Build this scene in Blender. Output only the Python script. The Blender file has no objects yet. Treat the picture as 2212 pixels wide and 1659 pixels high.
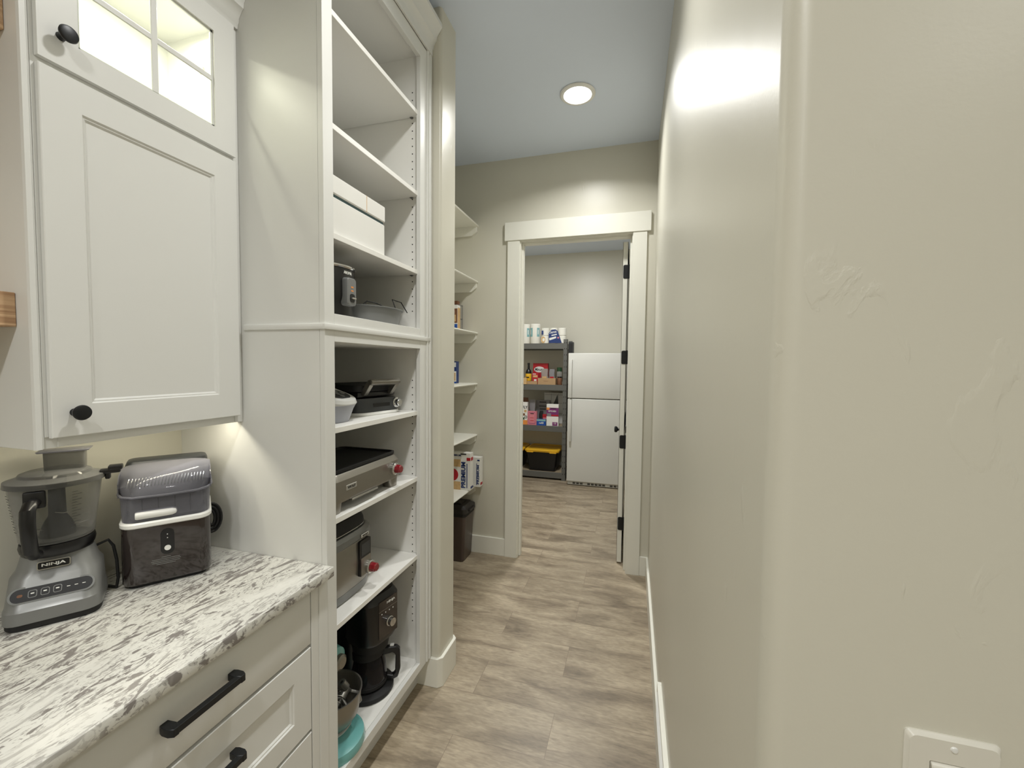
import bpy, bmesh, math, random
from mathutils import Vector, Matrix
random.seed(7)
S = bpy.context.scene
PI = math.pi

# ------------------------------------------------------------------ camera
cd = bpy.data.cameras.new('camera'); cam = bpy.data.objects.new('camera', cd)
S.collection.objects.link(cam); S.camera = cam
cd.sensor_width = 36.0; cd.lens = 905.0 / 2212 * 36; cd.clip_start = .02
cam.matrix_world = Matrix(((0.960826, -0.022761, 0.276214, 0.0),
                           (0.276946, 0.040584, -0.960028, 0.0),
                           (0.010641, 0.998917, 0.045298, 1.51),
                           (0, 0, 0, 1)))
# ------------------------------------------------------------------ world, exposure
w = bpy.data.worlds.new('world'); S.world = w; w.use_nodes = True
w.node_tree.nodes['Background'].inputs[0].default_value = (.75, .78, .8, 1)
w.node_tree.nodes['Background'].inputs[1].default_value = .25
S.view_settings.view_transform = 'Standard'; S.view_settings.look = 'None'
S.view_settings.gamma = 1; S.view_settings.use_curve_mapping = False
S.view_settings.exposure = -0.84
# ------------------------------------------------------------------ lights
def area(name, loc, power, size, col=(1, .995, .965), rot=(0, 0, 0), sy=None, shape='DISK'):
    l = bpy.data.lights.new(name, 'AREA'); l.energy = power; l.color = col
    l.shape = shape; l.size = size
    if sy: l.shape = 'RECTANGLE'; l.size_y = sy
    o = bpy.data.objects.new(name, l); S.collection.objects.link(o)
    o.location = loc; o.rotation_euler = rot
    return o
CAN = [(-.34, 2.48), (-.34, 1.0), (-.34, -.5), (-.34, -1.9), (1.3, -1.2)]  # last two are unseen cans added behind the camera to fill the room
CANW = [21, 18, 24, 36, 18]
for (x, y), p in zip(CAN, CANW):
    area('can_light', (x, y, 3.052), p, .15).data.spread = math.radians(144)
area('storage_light', (-.75, 4.05, 3.04), 72, .30, (1, .995, .98))
area('under_cabinet_light', (-1.245, .80, 1.343), 1.5, .42, (1, .93, .74), (0, 0, PI / 2), .012)
area('cabinet_interior_light', (-1.30, .80, 2.515), 4.5, .38, (1, .96, .82), (0, 0, PI / 2), .02)

# ------------------------------------------------------------------ materials
def lin(c):
    c = c / 255.
    return c / 12.92 if c <= .04045 else ((c + .055) / 1.055) ** 2.4
def rgb(r, g, b): return (lin(r), lin(g), lin(b), 1)
def mat(name, col, rough=.5, metal=0, spec=.5, bump=None, coat=0, emit=None, vary=None):
    m = bpy.data.materials.new(name); m.use_nodes = True
    N = m.node_tree.nodes; L = m.node_tree.links; p = N['Principled BSDF']
    c = rgb(*col)
    p.inputs['Base Color'].default_value = c; p.inputs['Roughness'].default_value = rough
    p.inputs['Metallic'].default_value = metal; p.inputs['Specular IOR Level'].default_value = spec
    if coat: p.inputs['Coat Weight'].default_value = coat; p.inputs['Coat Roughness'].default_value = .08
    if emit: p.inputs['Emission Color'].default_value = rgb(*emit[0]); p.inputs['Emission Strength'].default_value = emit[1]
    if bump or vary:
        tc = N.new('ShaderNodeTexCoord')
        n = N.new('ShaderNodeTexNoise'); L.new(tc.outputs['Object'], n.inputs['Vector'])
        n.inputs['Detail'].default_value = 4
        n.inputs['Scale'].default_value = (bump or vary)[0]
        if bump:
            b = N.new('ShaderNodeBump'); b.inputs['Strength'].default_value = bump[1]; b.inputs['Distance'].default_value = bump[2]
            L.new(n.outputs['Fac'], b.inputs['Height']); L.new(b.outputs['Normal'], p.inputs['Normal'])
        if vary:
            r = N.new('ShaderNodeMix'); r.data_type = 'RGBA'
            k = vary[1]
            r.inputs[6].default_value = (c[0]*(1-k), c[1]*(1-k), c[2]*(1-k), 1)
            r.inputs[7].default_value = (min(1, c[0]*(1+k)), min(1, c[1]*(1+k)), min(1, c[2]*(1+k)), 1)
            L.new(n.outputs['Fac'], r.inputs[0]); L.new(r.outputs[2], p.inputs['Base Color'])
    return m
def clear(name, tint, gl=.12, rough=.05, tr=.6):
    """thin transparent plastic: tinted see-through plus a glossy skin"""
    m = bpy.data.materials.new(name); m.use_nodes = True
    N = m.node_tree.nodes; L = m.node_tree.links
    for n in list(N): N.remove(n)
    out = N.new('ShaderNodeOutputMaterial')
    t = N.new('ShaderNodeBsdfTransparent'); t.inputs[0].default_value = rgb(*tint)
    g = N.new('ShaderNodeBsdfPrincipled'); g.inputs['Base Color'].default_value = rgb(*[c * .8 for c in tint]); g.inputs['Roughness'].default_value = rough
    f = N.new('ShaderNodeLayerWeight'); f.inputs[0].default_value = .25
    mm = N.new('ShaderNodeMath'); mm.operation = 'MULTIPLY_ADD'; mm.inputs[1].default_value = .6; mm.inputs[2].default_value = 1 - tr
    mx = N.new('ShaderNodeMixShader')
    L.new(f.outputs['Facing'], mm.inputs[0]); L.new(mm.outputs[0], mx.inputs[0])
    L.new(t.outputs[0], mx.inputs[1]); L.new(g.outputs[0], mx.inputs[2]); L.new(mx.outputs[0], out.inputs[0])
    return m

M = {}
M['cab'] = mat('cabinet_white_paint', (225, 225, 221), .38, bump=(160, .03, .001))
M['cabin'] = mat('cabinet_interior', (238, 237, 232), .45)
M['trim'] = mat('trim_white_paint', (233, 232, 222), .35, bump=(60, .03, .001))
M['ceil'] = mat('ceiling_paint', (224, 234, 250), .7, bump=(40, .08, .002))
M['black'] = mat('black_metal', (22, 24, 27), .38, .2)
M['blackp'] = mat('black_plastic', (14, 14, 16), .3)
M['dkgrey'] = mat('dark_grey_plastic', (52, 54, 56), .4)
M['soot'] = mat('black_matte', (20, 20, 21), .65)
M['hole'] = mat('dark_hole', (40, 38, 36), .9)
M['greyp'] = mat('grey_plastic', (120, 121, 120), .35)
M['grey2'] = mat('light_grey_plastic', (206, 206, 202), .35)
M['lilac'] = mat('cool_grey_plastic', (158, 160, 168), .35)
M['whitep'] = mat('white_plastic', (232, 232, 228), .3)
M['gunmetal'] = mat('gunmetal_plastic', (128, 129, 128), .32, .35, bump=(500, .03, .0005))
M['steel'] = mat('brushed_steel', (146, 142, 134), .34, .8, bump=(220, .05, .0005))
M['chrome'] = mat('chrome', (205, 205, 205), .12, 1)
M['icebrown'] = mat('glossy_dark_brown', (44, 36, 34), .12, .1, coat=.6)
M['red'] = mat('red_knob', (130, 18, 30), .25, coat=.5)
M['teal'] = mat('teal_enamel', (110, 172, 170), .25, coat=.5)
M['binbrown'] = mat('brown_plastic', (78, 66, 60), .28)
M['binlid'] = mat('dark_lid_plastic', (38, 35, 34), .35)
M['rackgrey'] = mat('grey_powder_coat', (102, 102, 98), .5, .2)
M['deck'] = mat('particle_board', (150, 135, 110), .8, vary=(60, .2))
M['fridge'] = mat('fridge_white', (214, 214, 208), .35, bump=(300, .06, .0005))
M['switch'] = mat('switch_white', (222, 219, 208), .3)
M['card'] = mat('cardboard', (178, 146, 108), .8, vary=(30, .08))
M['paper'] = mat('white_paper', (232, 230, 220), .7)
M['boxwhite'] = mat('white_carton', (233, 232, 227), .55)
M['teald'] = mat('dark_teal', (70, 96, 100), .5)
M['yellow'] = mat('yellow_plastic', (226, 176, 38), .4)
M['ink'] = mat('black_ink', (20, 20, 22), .5)
M['blue'] = mat('blue_print', (28, 78, 160), .45)
M['navy'] = mat('navy_print', (26, 52, 110), .45)
M['cyan'] = mat('pale_teal_print', (130, 175, 178), .5)
M['redp'] = mat('red_print', (178, 28, 38), .45)
M['pink'] = mat('pink_print', (214, 130, 140), .5)
M['purple'] = mat('purple_print', (120, 48, 110), .5)
M['orange'] = mat('orange_print', (232, 148, 74), .5)
M['green'] = mat('dark_green_cap', (40, 76, 46), .45)
M['brown'] = mat('brown_print', (120, 80, 54), .6, vary=(60, .3))
M['tan'] = mat('tan_print', (205, 170, 120), .6, vary=(40, .25))
M['boxgrey'] = mat('grey_print', (128, 126, 128), .5)
M['beater'] = mat('burnished_metal', (150, 148, 142), .35, .7)
M['smoke'] = clear('smoky_clear_plastic', (232, 232, 230), tr=.95)
M['smoke3'] = clear('smoky_grey_plastic', (176, 176, 174), tr=.86)
M['smoke2'] = clear('grey_clear_plastic', (190, 190, 200), tr=.7)
M['glass'] = clear('clear_glass', (250, 252, 248), tr=.97)
M['bag'] = clear('clear_bag', (225, 222, 214), tr=.5, rough=.15)
M['darkglass'] = clear('dark_carafe_glass', (70, 66, 70), tr=.7)
M['glow'] = mat('light_diffuser', (255, 255, 255), .5, emit=((255, 252, 246), 16))
M['letter'] = mat('pale_lettering', (225, 225, 220), .5)

def wallpaint():
    m = mat('wall_paint', (211, 208, 194), .37, spec=.55)
    N = m.node_tree.nodes; L = m.node_tree.links; p = N['Principled BSDF']
    tc = N.new('ShaderNodeTexCoord')
    n1 = N.new('ShaderNodeTexNoise'); n1.inputs['Scale'].default_value = 2.6; n1.inputs['Detail'].default_value = 3
    n2 = N.new('ShaderNodeTexNoise'); n2.inputs['Scale'].default_value = 240; n2.inputs['Detail'].default_value = 2
    mp = N.new('ShaderNodeMapping'); mp.inputs['Scale'].default_value = (14, 14, 6)
    n3 = N.new('ShaderNodeTexNoise'); n3.inputs['Scale'].default_value = 1.6; n3.inputs['Detail'].default_value = 6; n3.inputs['Distortion'].default_value = .6
    n4 = N.new('ShaderNodeTexNoise'); n4.inputs['Scale'].default_value = 3.1
    L.new(tc.outputs['Object'], n1.inputs['Vector']); L.new(tc.outputs['Object'], n2.inputs['Vector'])
    L.new(tc.outputs['Object'], mp.inputs['Vector']); L.new(mp.outputs[0], n3.inputs['Vector'])
    L.new(tc.outputs['Object'], n4.inputs['Vector'])
    r = N.new('ShaderNodeValToRGB'); r.color_ramp.elements[0].position = .645; r.color_ramp.elements[1].position = .69
    L.new(n3.outputs['Fac'], r.inputs[0])
    r4 = N.new('ShaderNodeValToRGB'); r4.color_ramp.elements[0].position = .52; r4.color_ramp.elements[1].position = .60
    L.new(n4.outputs['Fac'], r4.inputs[0])
    mu = N.new('ShaderNodeMath'); mu.operation = 'MULTIPLY'; L.new(r.outputs[0], mu.inputs[0]); L.new(r4.outputs[0], mu.inputs[1])
    a = N.new('ShaderNodeMath'); a.operation = 'MULTIPLY_ADD'; a.inputs[1].default_value = .25
    L.new(mu.outputs[0], a.inputs[0])
    b1 = N.new('ShaderNodeMath'); b1.operation = 'MULTIPLY'; b1.inputs[1].default_value = 1.6; L.new(n1.outputs['Fac'], b1.inputs[0])
    L.new(b1.outputs[0], a.inputs[2])
    b2 = N.new('ShaderNodeMath'); b2.operation = 'MULTIPLY_ADD'; b2.inputs[1].default_value = .05
    L.new(n2.outputs['Fac'], b2.inputs[0]); L.new(a.outputs[0], b2.inputs[2])
    bu = N.new('ShaderNodeBump'); bu.inputs['Strength'].default_value = .55; bu.inputs['Distance'].default_value = .003
    L.new(b2.outputs[0], bu.inputs['Height']); L.new(bu.outputs[0], p.inputs['Normal'])
    return m
M['wall'] = wallpaint()

def granite():
    m = mat('granite', (220, 216, 204), .27, spec=.45)
    N = m.node_tree.nodes; L = m.node_tree.links; p = N['Principled BSDF']
    tc = N.new('ShaderNodeTexCoord')
    def noise(scale, mscale, rot, detail, dist, lo, hi):
        mp = N.new('ShaderNodeMapping'); mp.inputs['Scale'].default_value = mscale; mp.inputs['Rotation'].default_value = (0, 0, rot)
        n = N.new('ShaderNodeTexNoise'); n.inputs['Scale'].default_value = scale; n.inputs['Detail'].default_value = detail
        n.inputs['Distortion'].default_value = dist; n.inputs['Roughness'].default_value = .62
        r = N.new('ShaderNodeValToRGB'); r.color_ramp.elements[0].position = lo; r.color_ramp.elements[1].position = hi
        L.new(tc.outputs['Object'], mp.inputs[0]); L.new(mp.outputs[0], n.inputs['Vector']); L.new(n.outputs['Fac'], r.inputs[0])
        return r.outputs[0]
    st = noise(17, (2.5, .72, 1), math.radians(42), 9, 2.2, .515, .575)
    fine = noise(55, (1.8, .8, 1), math.radians(36), 8, 1.6, .53, .60)
    patch = noise(2.6, (1.5, .8, 1), math.radians(34), 4, 1.2, .33, .50)
    big = noise(5.5, (1.9, .6, 1), math.radians(34), 10, 3.6, .60, .63)
    warm = noise(5, (1, 1, 1), 0, 3, 0, .35, .75)
    def mul(a, b):
        q = N.new('ShaderNodeMath'); q.operation = 'MULTIPLY'; L.new(a, q.inputs[0]); L.new(b, q.inputs[1]); return q.outputs[0]
    def mx(a, b):
        q = N.new('ShaderNodeMath'); q.operation = 'MAXIMUM'; L.new(a, q.inputs[0]); L.new(b, q.inputs[1]); return q.outputs[0]
    half = N.new('ShaderNodeMath'); half.operation = 'MULTIPLY'; half.inputs[1].default_value = .6; L.new(fine, half.inputs[0])
    v = mx(mul(mx(st, half.outputs[0]), patch), big)
    base = N.new('ShaderNodeMix'); base.data_type = 'RGBA'
    base.inputs[6].default_value = rgb(222, 221, 214); base.inputs[7].default_value = rgb(204, 203, 196); L.new(warm, base.inputs[0])
    c = N.new('ShaderNodeMix'); c.data_type = 'RGBA'; c.inputs[7].default_value = rgb(132, 127, 123)
    L.new(v, c.inputs[0]); L.new(base.outputs[2], c.inputs[6]); L.new(c.outputs[2], p.inputs['Base Color'])
    return m
M['granite'] = granite()

def planks():
    m = mat('vinyl_plank', (160, 145, 128), .42)
    N = m.node_tree.nodes; L = m.node_tree.links; p = N['Principled BSDF']
    tc = N.new('ShaderNodeTexCoord')
    mp0 = N.new('ShaderNodeMapping'); mp0.inputs['Location'].default_value = (.293, .050, 0)
    L.new(tc.outputs['Object'], mp0.inputs[0])
    br = N.new('ShaderNodeTexBrick'); br.offset = .37; br.inputs['Scale'].default_value = 1
    br.inputs['Brick Width'].default_value = 1.026; br.inputs['Row Height'].default_value = .224
    br.inputs['Mortar Size'].default_value = .0009; br.inputs['Mortar Smooth'].default_value = 0
    br.inputs['Color1'].default_value = (0, 0, 0, 1); br.inputs['Color2'].default_value = (1, 1, 1, 1); br.inputs['Mortar'].default_value = (.5, .5, .5, 1)
    L.new(mp0.outputs[0], br.inputs['Vector'])
    sep = N.new('ShaderNodeVectorMath'); sep.operation = 'MULTIPLY_ADD'; sep.inputs[1].default_value = (7, 3, 5)
    L.new(br.outputs['Color'], sep.inputs[0]); L.new(mp0.outputs[0], sep.inputs[2])
    def grain(sc, det, dist, scale):
        mp = N.new('ShaderNodeMapping'); mp.inputs['Scale'].default_value = scale
        n = N.new('ShaderNodeTexNoise'); n.inputs['Scale'].default_value = sc; n.inputs['Detail'].default_value = det; n.inputs['Distortion'].default_value = dist
        L.new(sep.outputs[0], mp.inputs[0]); L.new(mp.outputs[0], n.inputs['Vector']); return n.outputs['Fac']
    g1 = grain(2.6, 12, .7, (1.0, 3.4, 1)); g2 = grain(26, 9, .5, (1, 4.5, 1)); g3 = grain(3.2, 9, 1.2, (1.3, 7, 1))
    r1 = N.new('ShaderNodeValToRGB'); e = r1.color_ramp
    e.elements[0].position = .30; e.elements[0].color = rgb(124, 111, 93)
    e.elements[1].position = .68; e.elements[1].color = rgb(180, 166, 143)
    x = e.elements.new(.5); x.color = rgb(160, 146, 124)
    L.new(g1, r1.inputs[0])
    ov = N.new('ShaderNodeMix'); ov.data_type = 'RGBA'; ov.blend_type = 'OVERLAY'; ov.inputs[0].default_value = .5
    L.new(r1.outputs[0], ov.inputs[6]); L.new(g2, ov.inputs[7])
    kn = N.new('ShaderNodeValToRGB'); kn.color_ramp.elements[0].position = .62; kn.color_ramp.elements[1].position = .72
    L.new(g3, kn.inputs[0])
    k = N.new('ShaderNodeMix'); k.data_type = 'RGBA'; k.inputs[7].default_value = rgb(112, 96, 80)
    km = N.new('ShaderNodeMath'); km.operation = 'MULTIPLY'; km.inputs[1].default_value = .6; L.new(kn.outputs[0], km.inputs[0])
    L.new(km.outputs[0], k.inputs[0]); L.new(ov.outputs[2], k.inputs[6])
    pv = N.new('ShaderNodeMix'); pv.data_type = 'RGBA'; pv.blend_type = 'MULTIPLY'; pv.inputs[0].default_value = .12
    L.new(k.outputs[2], pv.inputs[6]); L.new(br.outputs['Color'], pv.inputs[7])
    mo = N.new('ShaderNodeMix'); mo.data_type = 'RGBA'; mo.inputs[7].default_value = rgb(124, 110, 94)
    L.new(br.outputs['Fac'], mo.inputs[0]); L.new(pv.outputs[2], mo.inputs[6]); L.new(mo.outputs[2], p.inputs['Base Color'])
    bu = N.new('ShaderNodeBump'); bu.inputs['Strength'].default_value = .15; bu.inputs['Distance'].default_value = .001
    L.new(g2, bu.inputs['Height']); L.new(bu.outputs[0], p.inputs['Normal'])
    return m
M['floor'] = planks()

def wood():
    m = mat('light_oak', (196, 160, 122), .5)
    N = m.node_tree.nodes; L = m.node_tree.links; p = N['Principled BSDF']
    tc = N.new('ShaderNodeTexCoord'); mp = N.new('ShaderNodeMapping'); mp.inputs['Scale'].default_value = (30, 3, 60)
    n = N.new('ShaderNodeTexNoise'); n.inputs['Scale'].default_value = 2; n.inputs['Detail'].default_value = 6; n.inputs['Distortion'].default_value = .6
    r = N.new('ShaderNodeValToRGB'); r.color_ramp.elements[0].color = rgb(160, 122, 88); r.color_ramp.elements[1].color = rgb(214, 180, 142)
    r.color_ramp.elements[0].position = .3; r.color_ramp.elements[1].position = .65
    L.new(tc.outputs['Object'], mp.inputs[0]); L.new(mp.outputs[0], n.inputs['Vector']); L.new(n.outputs['Fac'], r.inputs[0]); L.new(r.outputs[0], p.inputs['Base Color'])
    return m
M['wood'] = wood()

# ------------------------------------------------------------------ mesh builder
def rr(wd, dp, r, n=5, cx=0, cy=0):
    """rounded rectangle, counter-clockwise 2D points"""
    r = min(r, wd / 2 - 1e-4, dp / 2 - 1e-4); pts = []
    for (sx, sy, a0) in ((1, -1, -PI/2), (1, 1, 0), (-1, 1, PI/2), (-1, -1, PI)):
        ox = cx + sx * (wd / 2 - r); oy = cy + sy * (dp / 2 - r)
        for i in range(n + 1):
            a = a0 + PI / 2 * i / n
            pts.append((ox + r * math.cos(a), oy + r * math.sin(a)))
    return pts
def circ(r, n=28, cx=0, cy=0, ry=None):
    return [(cx + r * math.cos(2*PI*i/n), cy + (ry or r) * math.sin(2*PI*i/n)) for i in range(n)]

class B:
    def __init__(s, name, m, parent=None):
        s.name = name; s.parent = parent; s.bm = bmesh.new(); s.mats = [m]; s.mi = 0
    def mat(s, m):
        if m not in s.mats: s.mats.append(m)
        s.mi = s.mats.index(m); return s
    def _merge(s, tb, T=None):
        bmesh.ops.recalc_face_normals(tb, faces=tb.faces)
        vs = []
        for v in tb.verts:
            co = T @ v.co if T is not None else v.co
            vs.append(s.bm.verts.new(co))
        tb.verts.index_update()
        for f in tb.faces:
            try:
                nf = s.bm.faces.new([vs[v.index] for v in f.verts]); nf.material_index = s.mi
            except ValueError: pass
        tb.free(); return s
    def _bev(s, tb, bev, seg, ang=.5):
        if bev > 0:
            es = [e for e in tb.edges if len(e.link_faces) == 2 and e.calc_face_angle(0) > ang]
            bmesh.ops.bevel(tb, geom=es, offset=bev, segments=seg, affect='EDGES', profile=.5, clamp_overlap=True)
    def box(s, x0, x1, y0, y1, z0, z1, bev=0, seg=2, T=None):
        tb = bmesh.new()
        bmesh.ops.create_cube(tb, size=1)
        for v in tb.verts:
            v.co = Vector((x0 + (x1-x0)*(v.co.x+.5), y0 + (y1-y0)*(v.co.y+.5), z0 + (z1-z0)*(v.co.z+.5)))
        s._bev(tb, bev, seg); return s._merge(tb, T)
    def prism(s, pts, axis, a, b, bev=0, seg=2, T=None):
        def P(p, t):
            return {'x': (t, p[0], p[1]), 'y': (p[0], t, p[1]), 'z': (p[0], p[1], t)}[axis]
        return s.loft([[P(p, a) for p in pts], [P(p, b) for p in pts]], bev, seg, T=T)
    def loft(s, rings, bev=0, seg=2, T=None, cap=True, closed=False):
        tb = bmesh.new(); R = [[tb.verts.new(p) for p in r] for r in rings]
        n = len(R[0])
        pairs = list(zip(R[:-1], R[1:])) + ([(R[-1], R[0])] if closed else [])
        for a, b in pairs:
            for i in range(n):
                j = (i + 1) % n
                tb.faces.new((a[i], a[j], b[j], b[i]))
        if cap and not closed:
            tb.faces.new(list(reversed(R[0]))); tb.faces.new(R[-1])
        tb.normal_update()
        s._bev(tb, bev, seg); return s._merge(tb, T)
    def stack(s, secs, T=None, cap=True):
        """secs: list of (list of 2D pts, z)"""
        return s.loft([[(p[0], p[1], z) for p in pts] for pts, z in secs], T=T, cap=cap)
    def lathe(s, prof, c=(0, 0, 0), n=32, T=None, axis='z'):
        tb = bmesh.new(); rings = []
        for r, z in prof:
            if r < 1e-6: rings.append([tb.verts.new((0, 0, z))])
            else: rings.append([tb.verts.new((r*math.cos(2*PI*i/n), r*math.sin(2*PI*i/n), z)) for i in range(n)])
        for a, b in zip(rings[:-1], rings[1:]):
            for i in range(n):
                j = (i + 1) % n
                if len(a) == 1 and len(b) == 1: continue
                if len(a) == 1: tb.faces.new((a[0], b[j], b[i]))
                elif len(b) == 1: tb.faces.new((a[i], a[j], b[0]))
                else: tb.faces.new((a[i], a[j], b[j], b[i]))
        Q = {'z': Matrix(), 'x': Matrix.Rotation(PI/2, 4, 'Y'), 'y': Matrix.Rotation(PI/2, 4, 'X'), '-x': Matrix.Rotation(-PI/2, 4, 'Y')}[axis]
        A = Matrix.Translation(c) @ Q
        return s._merge(tb, (T @ A) if T is not None else A)
    def tube(s, pts, r, n=8, closed=False, T=None):
        pts = [Vector(p) for p in pts]; k = len(pts); rings = []; up = None
        for i, p in enumerate(pts):
            a = pts[(i-1) % k] if (closed or i > 0) else p
            b = pts[(i+1) % k] if (closed or i < k-1) else p
            t = (b - a).normalized()
            if up is None: up = t.orthogonal().normalized()
            up = (up - t * up.dot(t)).normalized(); v = t.cross(up)
            rings.append([tuple(p + r*(math.cos(2*PI*j/n)*up + math.sin(2*PI*j/n)*v)) for j in range(n)])
        return s.loft(rings, T=T, closed=closed)
    def sphere(s, c, r, sc=(1, 1, 1), T=None, n=16):
        tb = bmesh.new(); bmesh.ops.create_uvsphere(tb, u_segments=n, v_segments=n//2, radius=r)
        for v in tb.verts: v.co = Vector((v.co.x*sc[0]+c[0], v.co.y*sc[1]+c[1], v.co.z*sc[2]+c[2]))
        return s._merge(tb, T)
    def text(s, body, o, right, up, height, depth=.0006, width=None, align='CENTER', bold=0):
        """lettering standing at o, reading along right"""
        cu = bpy.data.curves.new('t', 'FONT'); cu.body = body; cu.size = 1; cu.extrude = .5; cu.resolution_u = 2
        cu.offset = bold
        ob = bpy.data.objects.new('t', cu); S.collection.objects.link(ob)
        dg = bpy.context.evaluated_depsgraph_get(); me = bpy.data.meshes.new_from_object(ob.evaluated_get(dg))
        xs = [v.co.x for v in me.vertices]; ys = [v.co.y for v in me.vertices]
        x0, x1, y0, y1 = min(xs), max(xs), min(ys), max(ys)
        k = height / (y1 - y0); kx = (width / (x1 - x0)) if width else k
        right = Vector(right).normalized(); up = Vector(up).normalized(); nn = right.cross(up)
        ox = {'CENTER': (x0+x1)/2, 'LEFT': x0}[align]; oy = (y0+y1)/2
        tb = bmesh.new(); tb.from_mesh(me); o = Vector(o)
        for v in tb.verts:
            v.co = o + right*(v.co.x-ox)*kx + up*(v.co.y-oy)*k + nn*(v.co.z*2*depth)
        bpy.data.objects.remove(ob); bpy.data.curves.remove(cu); bpy.data.meshes.remove(me)
        return s._merge(tb)
    def done(s, smooth=True):
        me = bpy.data.meshes.new(s.name); s.bm.normal_update()
        if smooth:
            for f in s.bm.faces: f.smooth = True
            for e in s.bm.edges:
                if len(e.link_faces) == 2 and e.calc_face_angle(0) > .55: e.smooth = False
        s.bm.to_mesh(me); s.bm.free()
        for m in s.mats: me.materials.append(m)
        o = bpy.data.objects.new(s.name, me); S.collection.objects.link(o)
        if s.parent is not None: o.parent = s.parent
        return o
def thing(name, label, cat, loc=(0, 0, 0), rz=0, group=None):
    o = bpy.data.objects.new(name, None); S.collection.objects.link(o); o.empty_display_size = .05
    o.location = loc; o.rotation_euler = (0, 0, rz); o['label'] = label; o['category'] = cat
    if group: o['group'] = group
    return o
def tag(o, label, cat, group=None):
    o['label'] = label; o['category'] = cat
    if group: o['group'] = group
    return o
def struct(o): o['kind'] = 'structure'; return o

# ================================================================== SETTING
CZ = 3.07
struct(B('floor', M['floor']).box(-2.6, 2.3, -2.7, 6.0, -.05, 0).done())
struct(B('ceiling', M['ceil']).box(-2.6, 2.3, -2.7, 6.0, CZ, CZ + .05).done())
struct(B('wall_left', M['wall']).box(-1.572, -1.472, -2.7, 1.735, 0, CZ).done())
def arc(cx, cy, r, a0, a1, n=6):
    return [(cx + r*math.cos(math.radians(a0+(a1-a0)*i/n)), cy + r*math.sin(math.radians(a0+(a1-a0)*i/n))) for i in range(n+1)]
WX = .135; WY = .47
struct(B('wall_partition', M['wall']).prism([(-1.62, 1.735)] + arc(-.851, 1.749, .014, -90, 0) + arc(-.851, 1.884, .014, 0, 90) + [(-1.62, 1.898)], 'z', 0, CZ).done())
struct(B('wall_alcove', M['wall']).box(-1.62, -1.52, 1.898, 3.118, 0, CZ).done())
struct(B('wall_right', M['wall']).prism([(WX, 3.118)] + list(arc(WX+.022, WY+.022, .022, 180, 270, 8)) + [(2.2, WY), (2.2, WY+.1), (WX+.1, WY+.1), (WX+.1, 3.118)], 'z', 0, CZ).done())
struct(B('wall_east', M['wall']).box(2.2, 2.3, -2.7, WY + .1, 0, CZ).done())
struct(B('wall_south', M['wall']).box(-1.572, 2.3, -2.7, -2.6, 0, CZ).done())
struct(B('wall_end', M['wall']).box(-2.4, -.86, 3.118, 3.238, 0, CZ).box(.0, 1.3, 3.118, 3.238, 0, CZ).box(-.86, 0, 3.118, 3.238, 2.465, CZ).done())
struct(B('wall_storage_back', M['wall']).box(-2.4, 1.3, 5.88, 5.98, 0, CZ).done())
struct(B('wall_storage_left', M['wall']).box(-2.4, -2.3, 3.238, 5.88, 0, CZ).done())
struct(B('wall_storage_right', M['wall']).box(1.2, 1.3, 3.238, 5.88, 0, CZ).done())
# baseboards
def bb(name, pts, h=.138):
    """pts: outer face polygon in plan"""
    return struct(B(name, M['trim']).prism(pts, 'z', 0, h, bev=.0015, seg=1).done())
BT = .0145
bb('baseboard_end_left', [(-1.52, 3.118 - BT), (-.939, 3.118 - BT), (-.939, 3.118), (-1.52, 3.118)])
bb('baseboard_end_right', [(.076, 3.118 - BT), (WX, 3.118 - BT), (WX, 3.118), (.076, 3.118)])
bb('baseboard_right', [(WX - BT, 3.118 - BT), (WX - BT, WY + .004), (WX + .004, WY - BT), (2.2, WY - BT), (2.2, WY), (WX + .01, WY), (WX, WY + .01), (WX, 3.118 - BT)])
bb('baseboard_partition', [(-.965, 1.735), (-.965, 1.735 - BT), (-.843, 1.735 - BT), (-.837 + BT, 1.741), (-.837 + BT, 1.892), (-.843, 1.898 + BT), (-1.52, 1.898 + BT), (-1.52, 1.898), (-.852, 1.898), (-.837, 1.883), (-.837, 1.750), (-.852, 1.735)])
bb('baseboard_alcove', [(-1.52, 1.914), (-1.52 + BT, 1.914), (-1.52 + BT, 3.118 - BT), (-1.52, 3.118 - BT)])
bb('baseboard_storage', [(-2.3, 5.88 - BT), (1.2, 5.88 - BT), (1.2, 5.88), (-2.3, 5.88)])

# door frame and open door
d = bpy.data.objects.new('door_1', None); S.collection.objects.link(d); d.location = (-.43, 3.178, 0); struct(d)
def loc(o, p):  # keep world coordinates under a moved empty
    o.location = (-p[0], -p[1], -p[2]); return o
DL = (-.43, 3.178, 0)
def dpart(b): return loc(b.done(), DL)
dpart(B('casing', M['trim'], d).box(-.939, -.843, 3.099, 3.118, 0, 2.452, .0015, 1))
dpart(B('casing', M['trim'], d).box(-.019, .076, 3.099, 3.118, 0, 2.452, .0015, 1))
dpart(B('header', M['trim'], d).box(-.961, .101, 3.092, 3.118, 2.452, 2.589, .0015, 1))
dpart(B('jamb', M['trim'], d).box(-.86, -.838, 3.116, 3.243, 0, 2.445).box(-.024, -.002, 3.116, 3.243, 0, 2.445).box(-.86, -.002, 3.116, 3.243, 2.445, 2.465)
      .box(-.838, -.825, 3.155, 3.195, 0, 2.432, .001, 1).box(-.037, -.024, 3.155, 3.195, 0, 2.432, .001, 1).box(-.838, -.024, 3.155, 3.195, 2.432, 2.445, .001, 1))
dpart(B('casing_storage_side', M['trim'], d).box(-.939, -.843, 3.238, 3.257, 0, 2.45).box(-.939, .08, 3.238, 3.257, 2.45, 2.58))
sl = B('door_slab', M['trim'], d)
sl.box(-.0865, -.0535, 3.252, 4.04, .012, 2.428)
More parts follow.
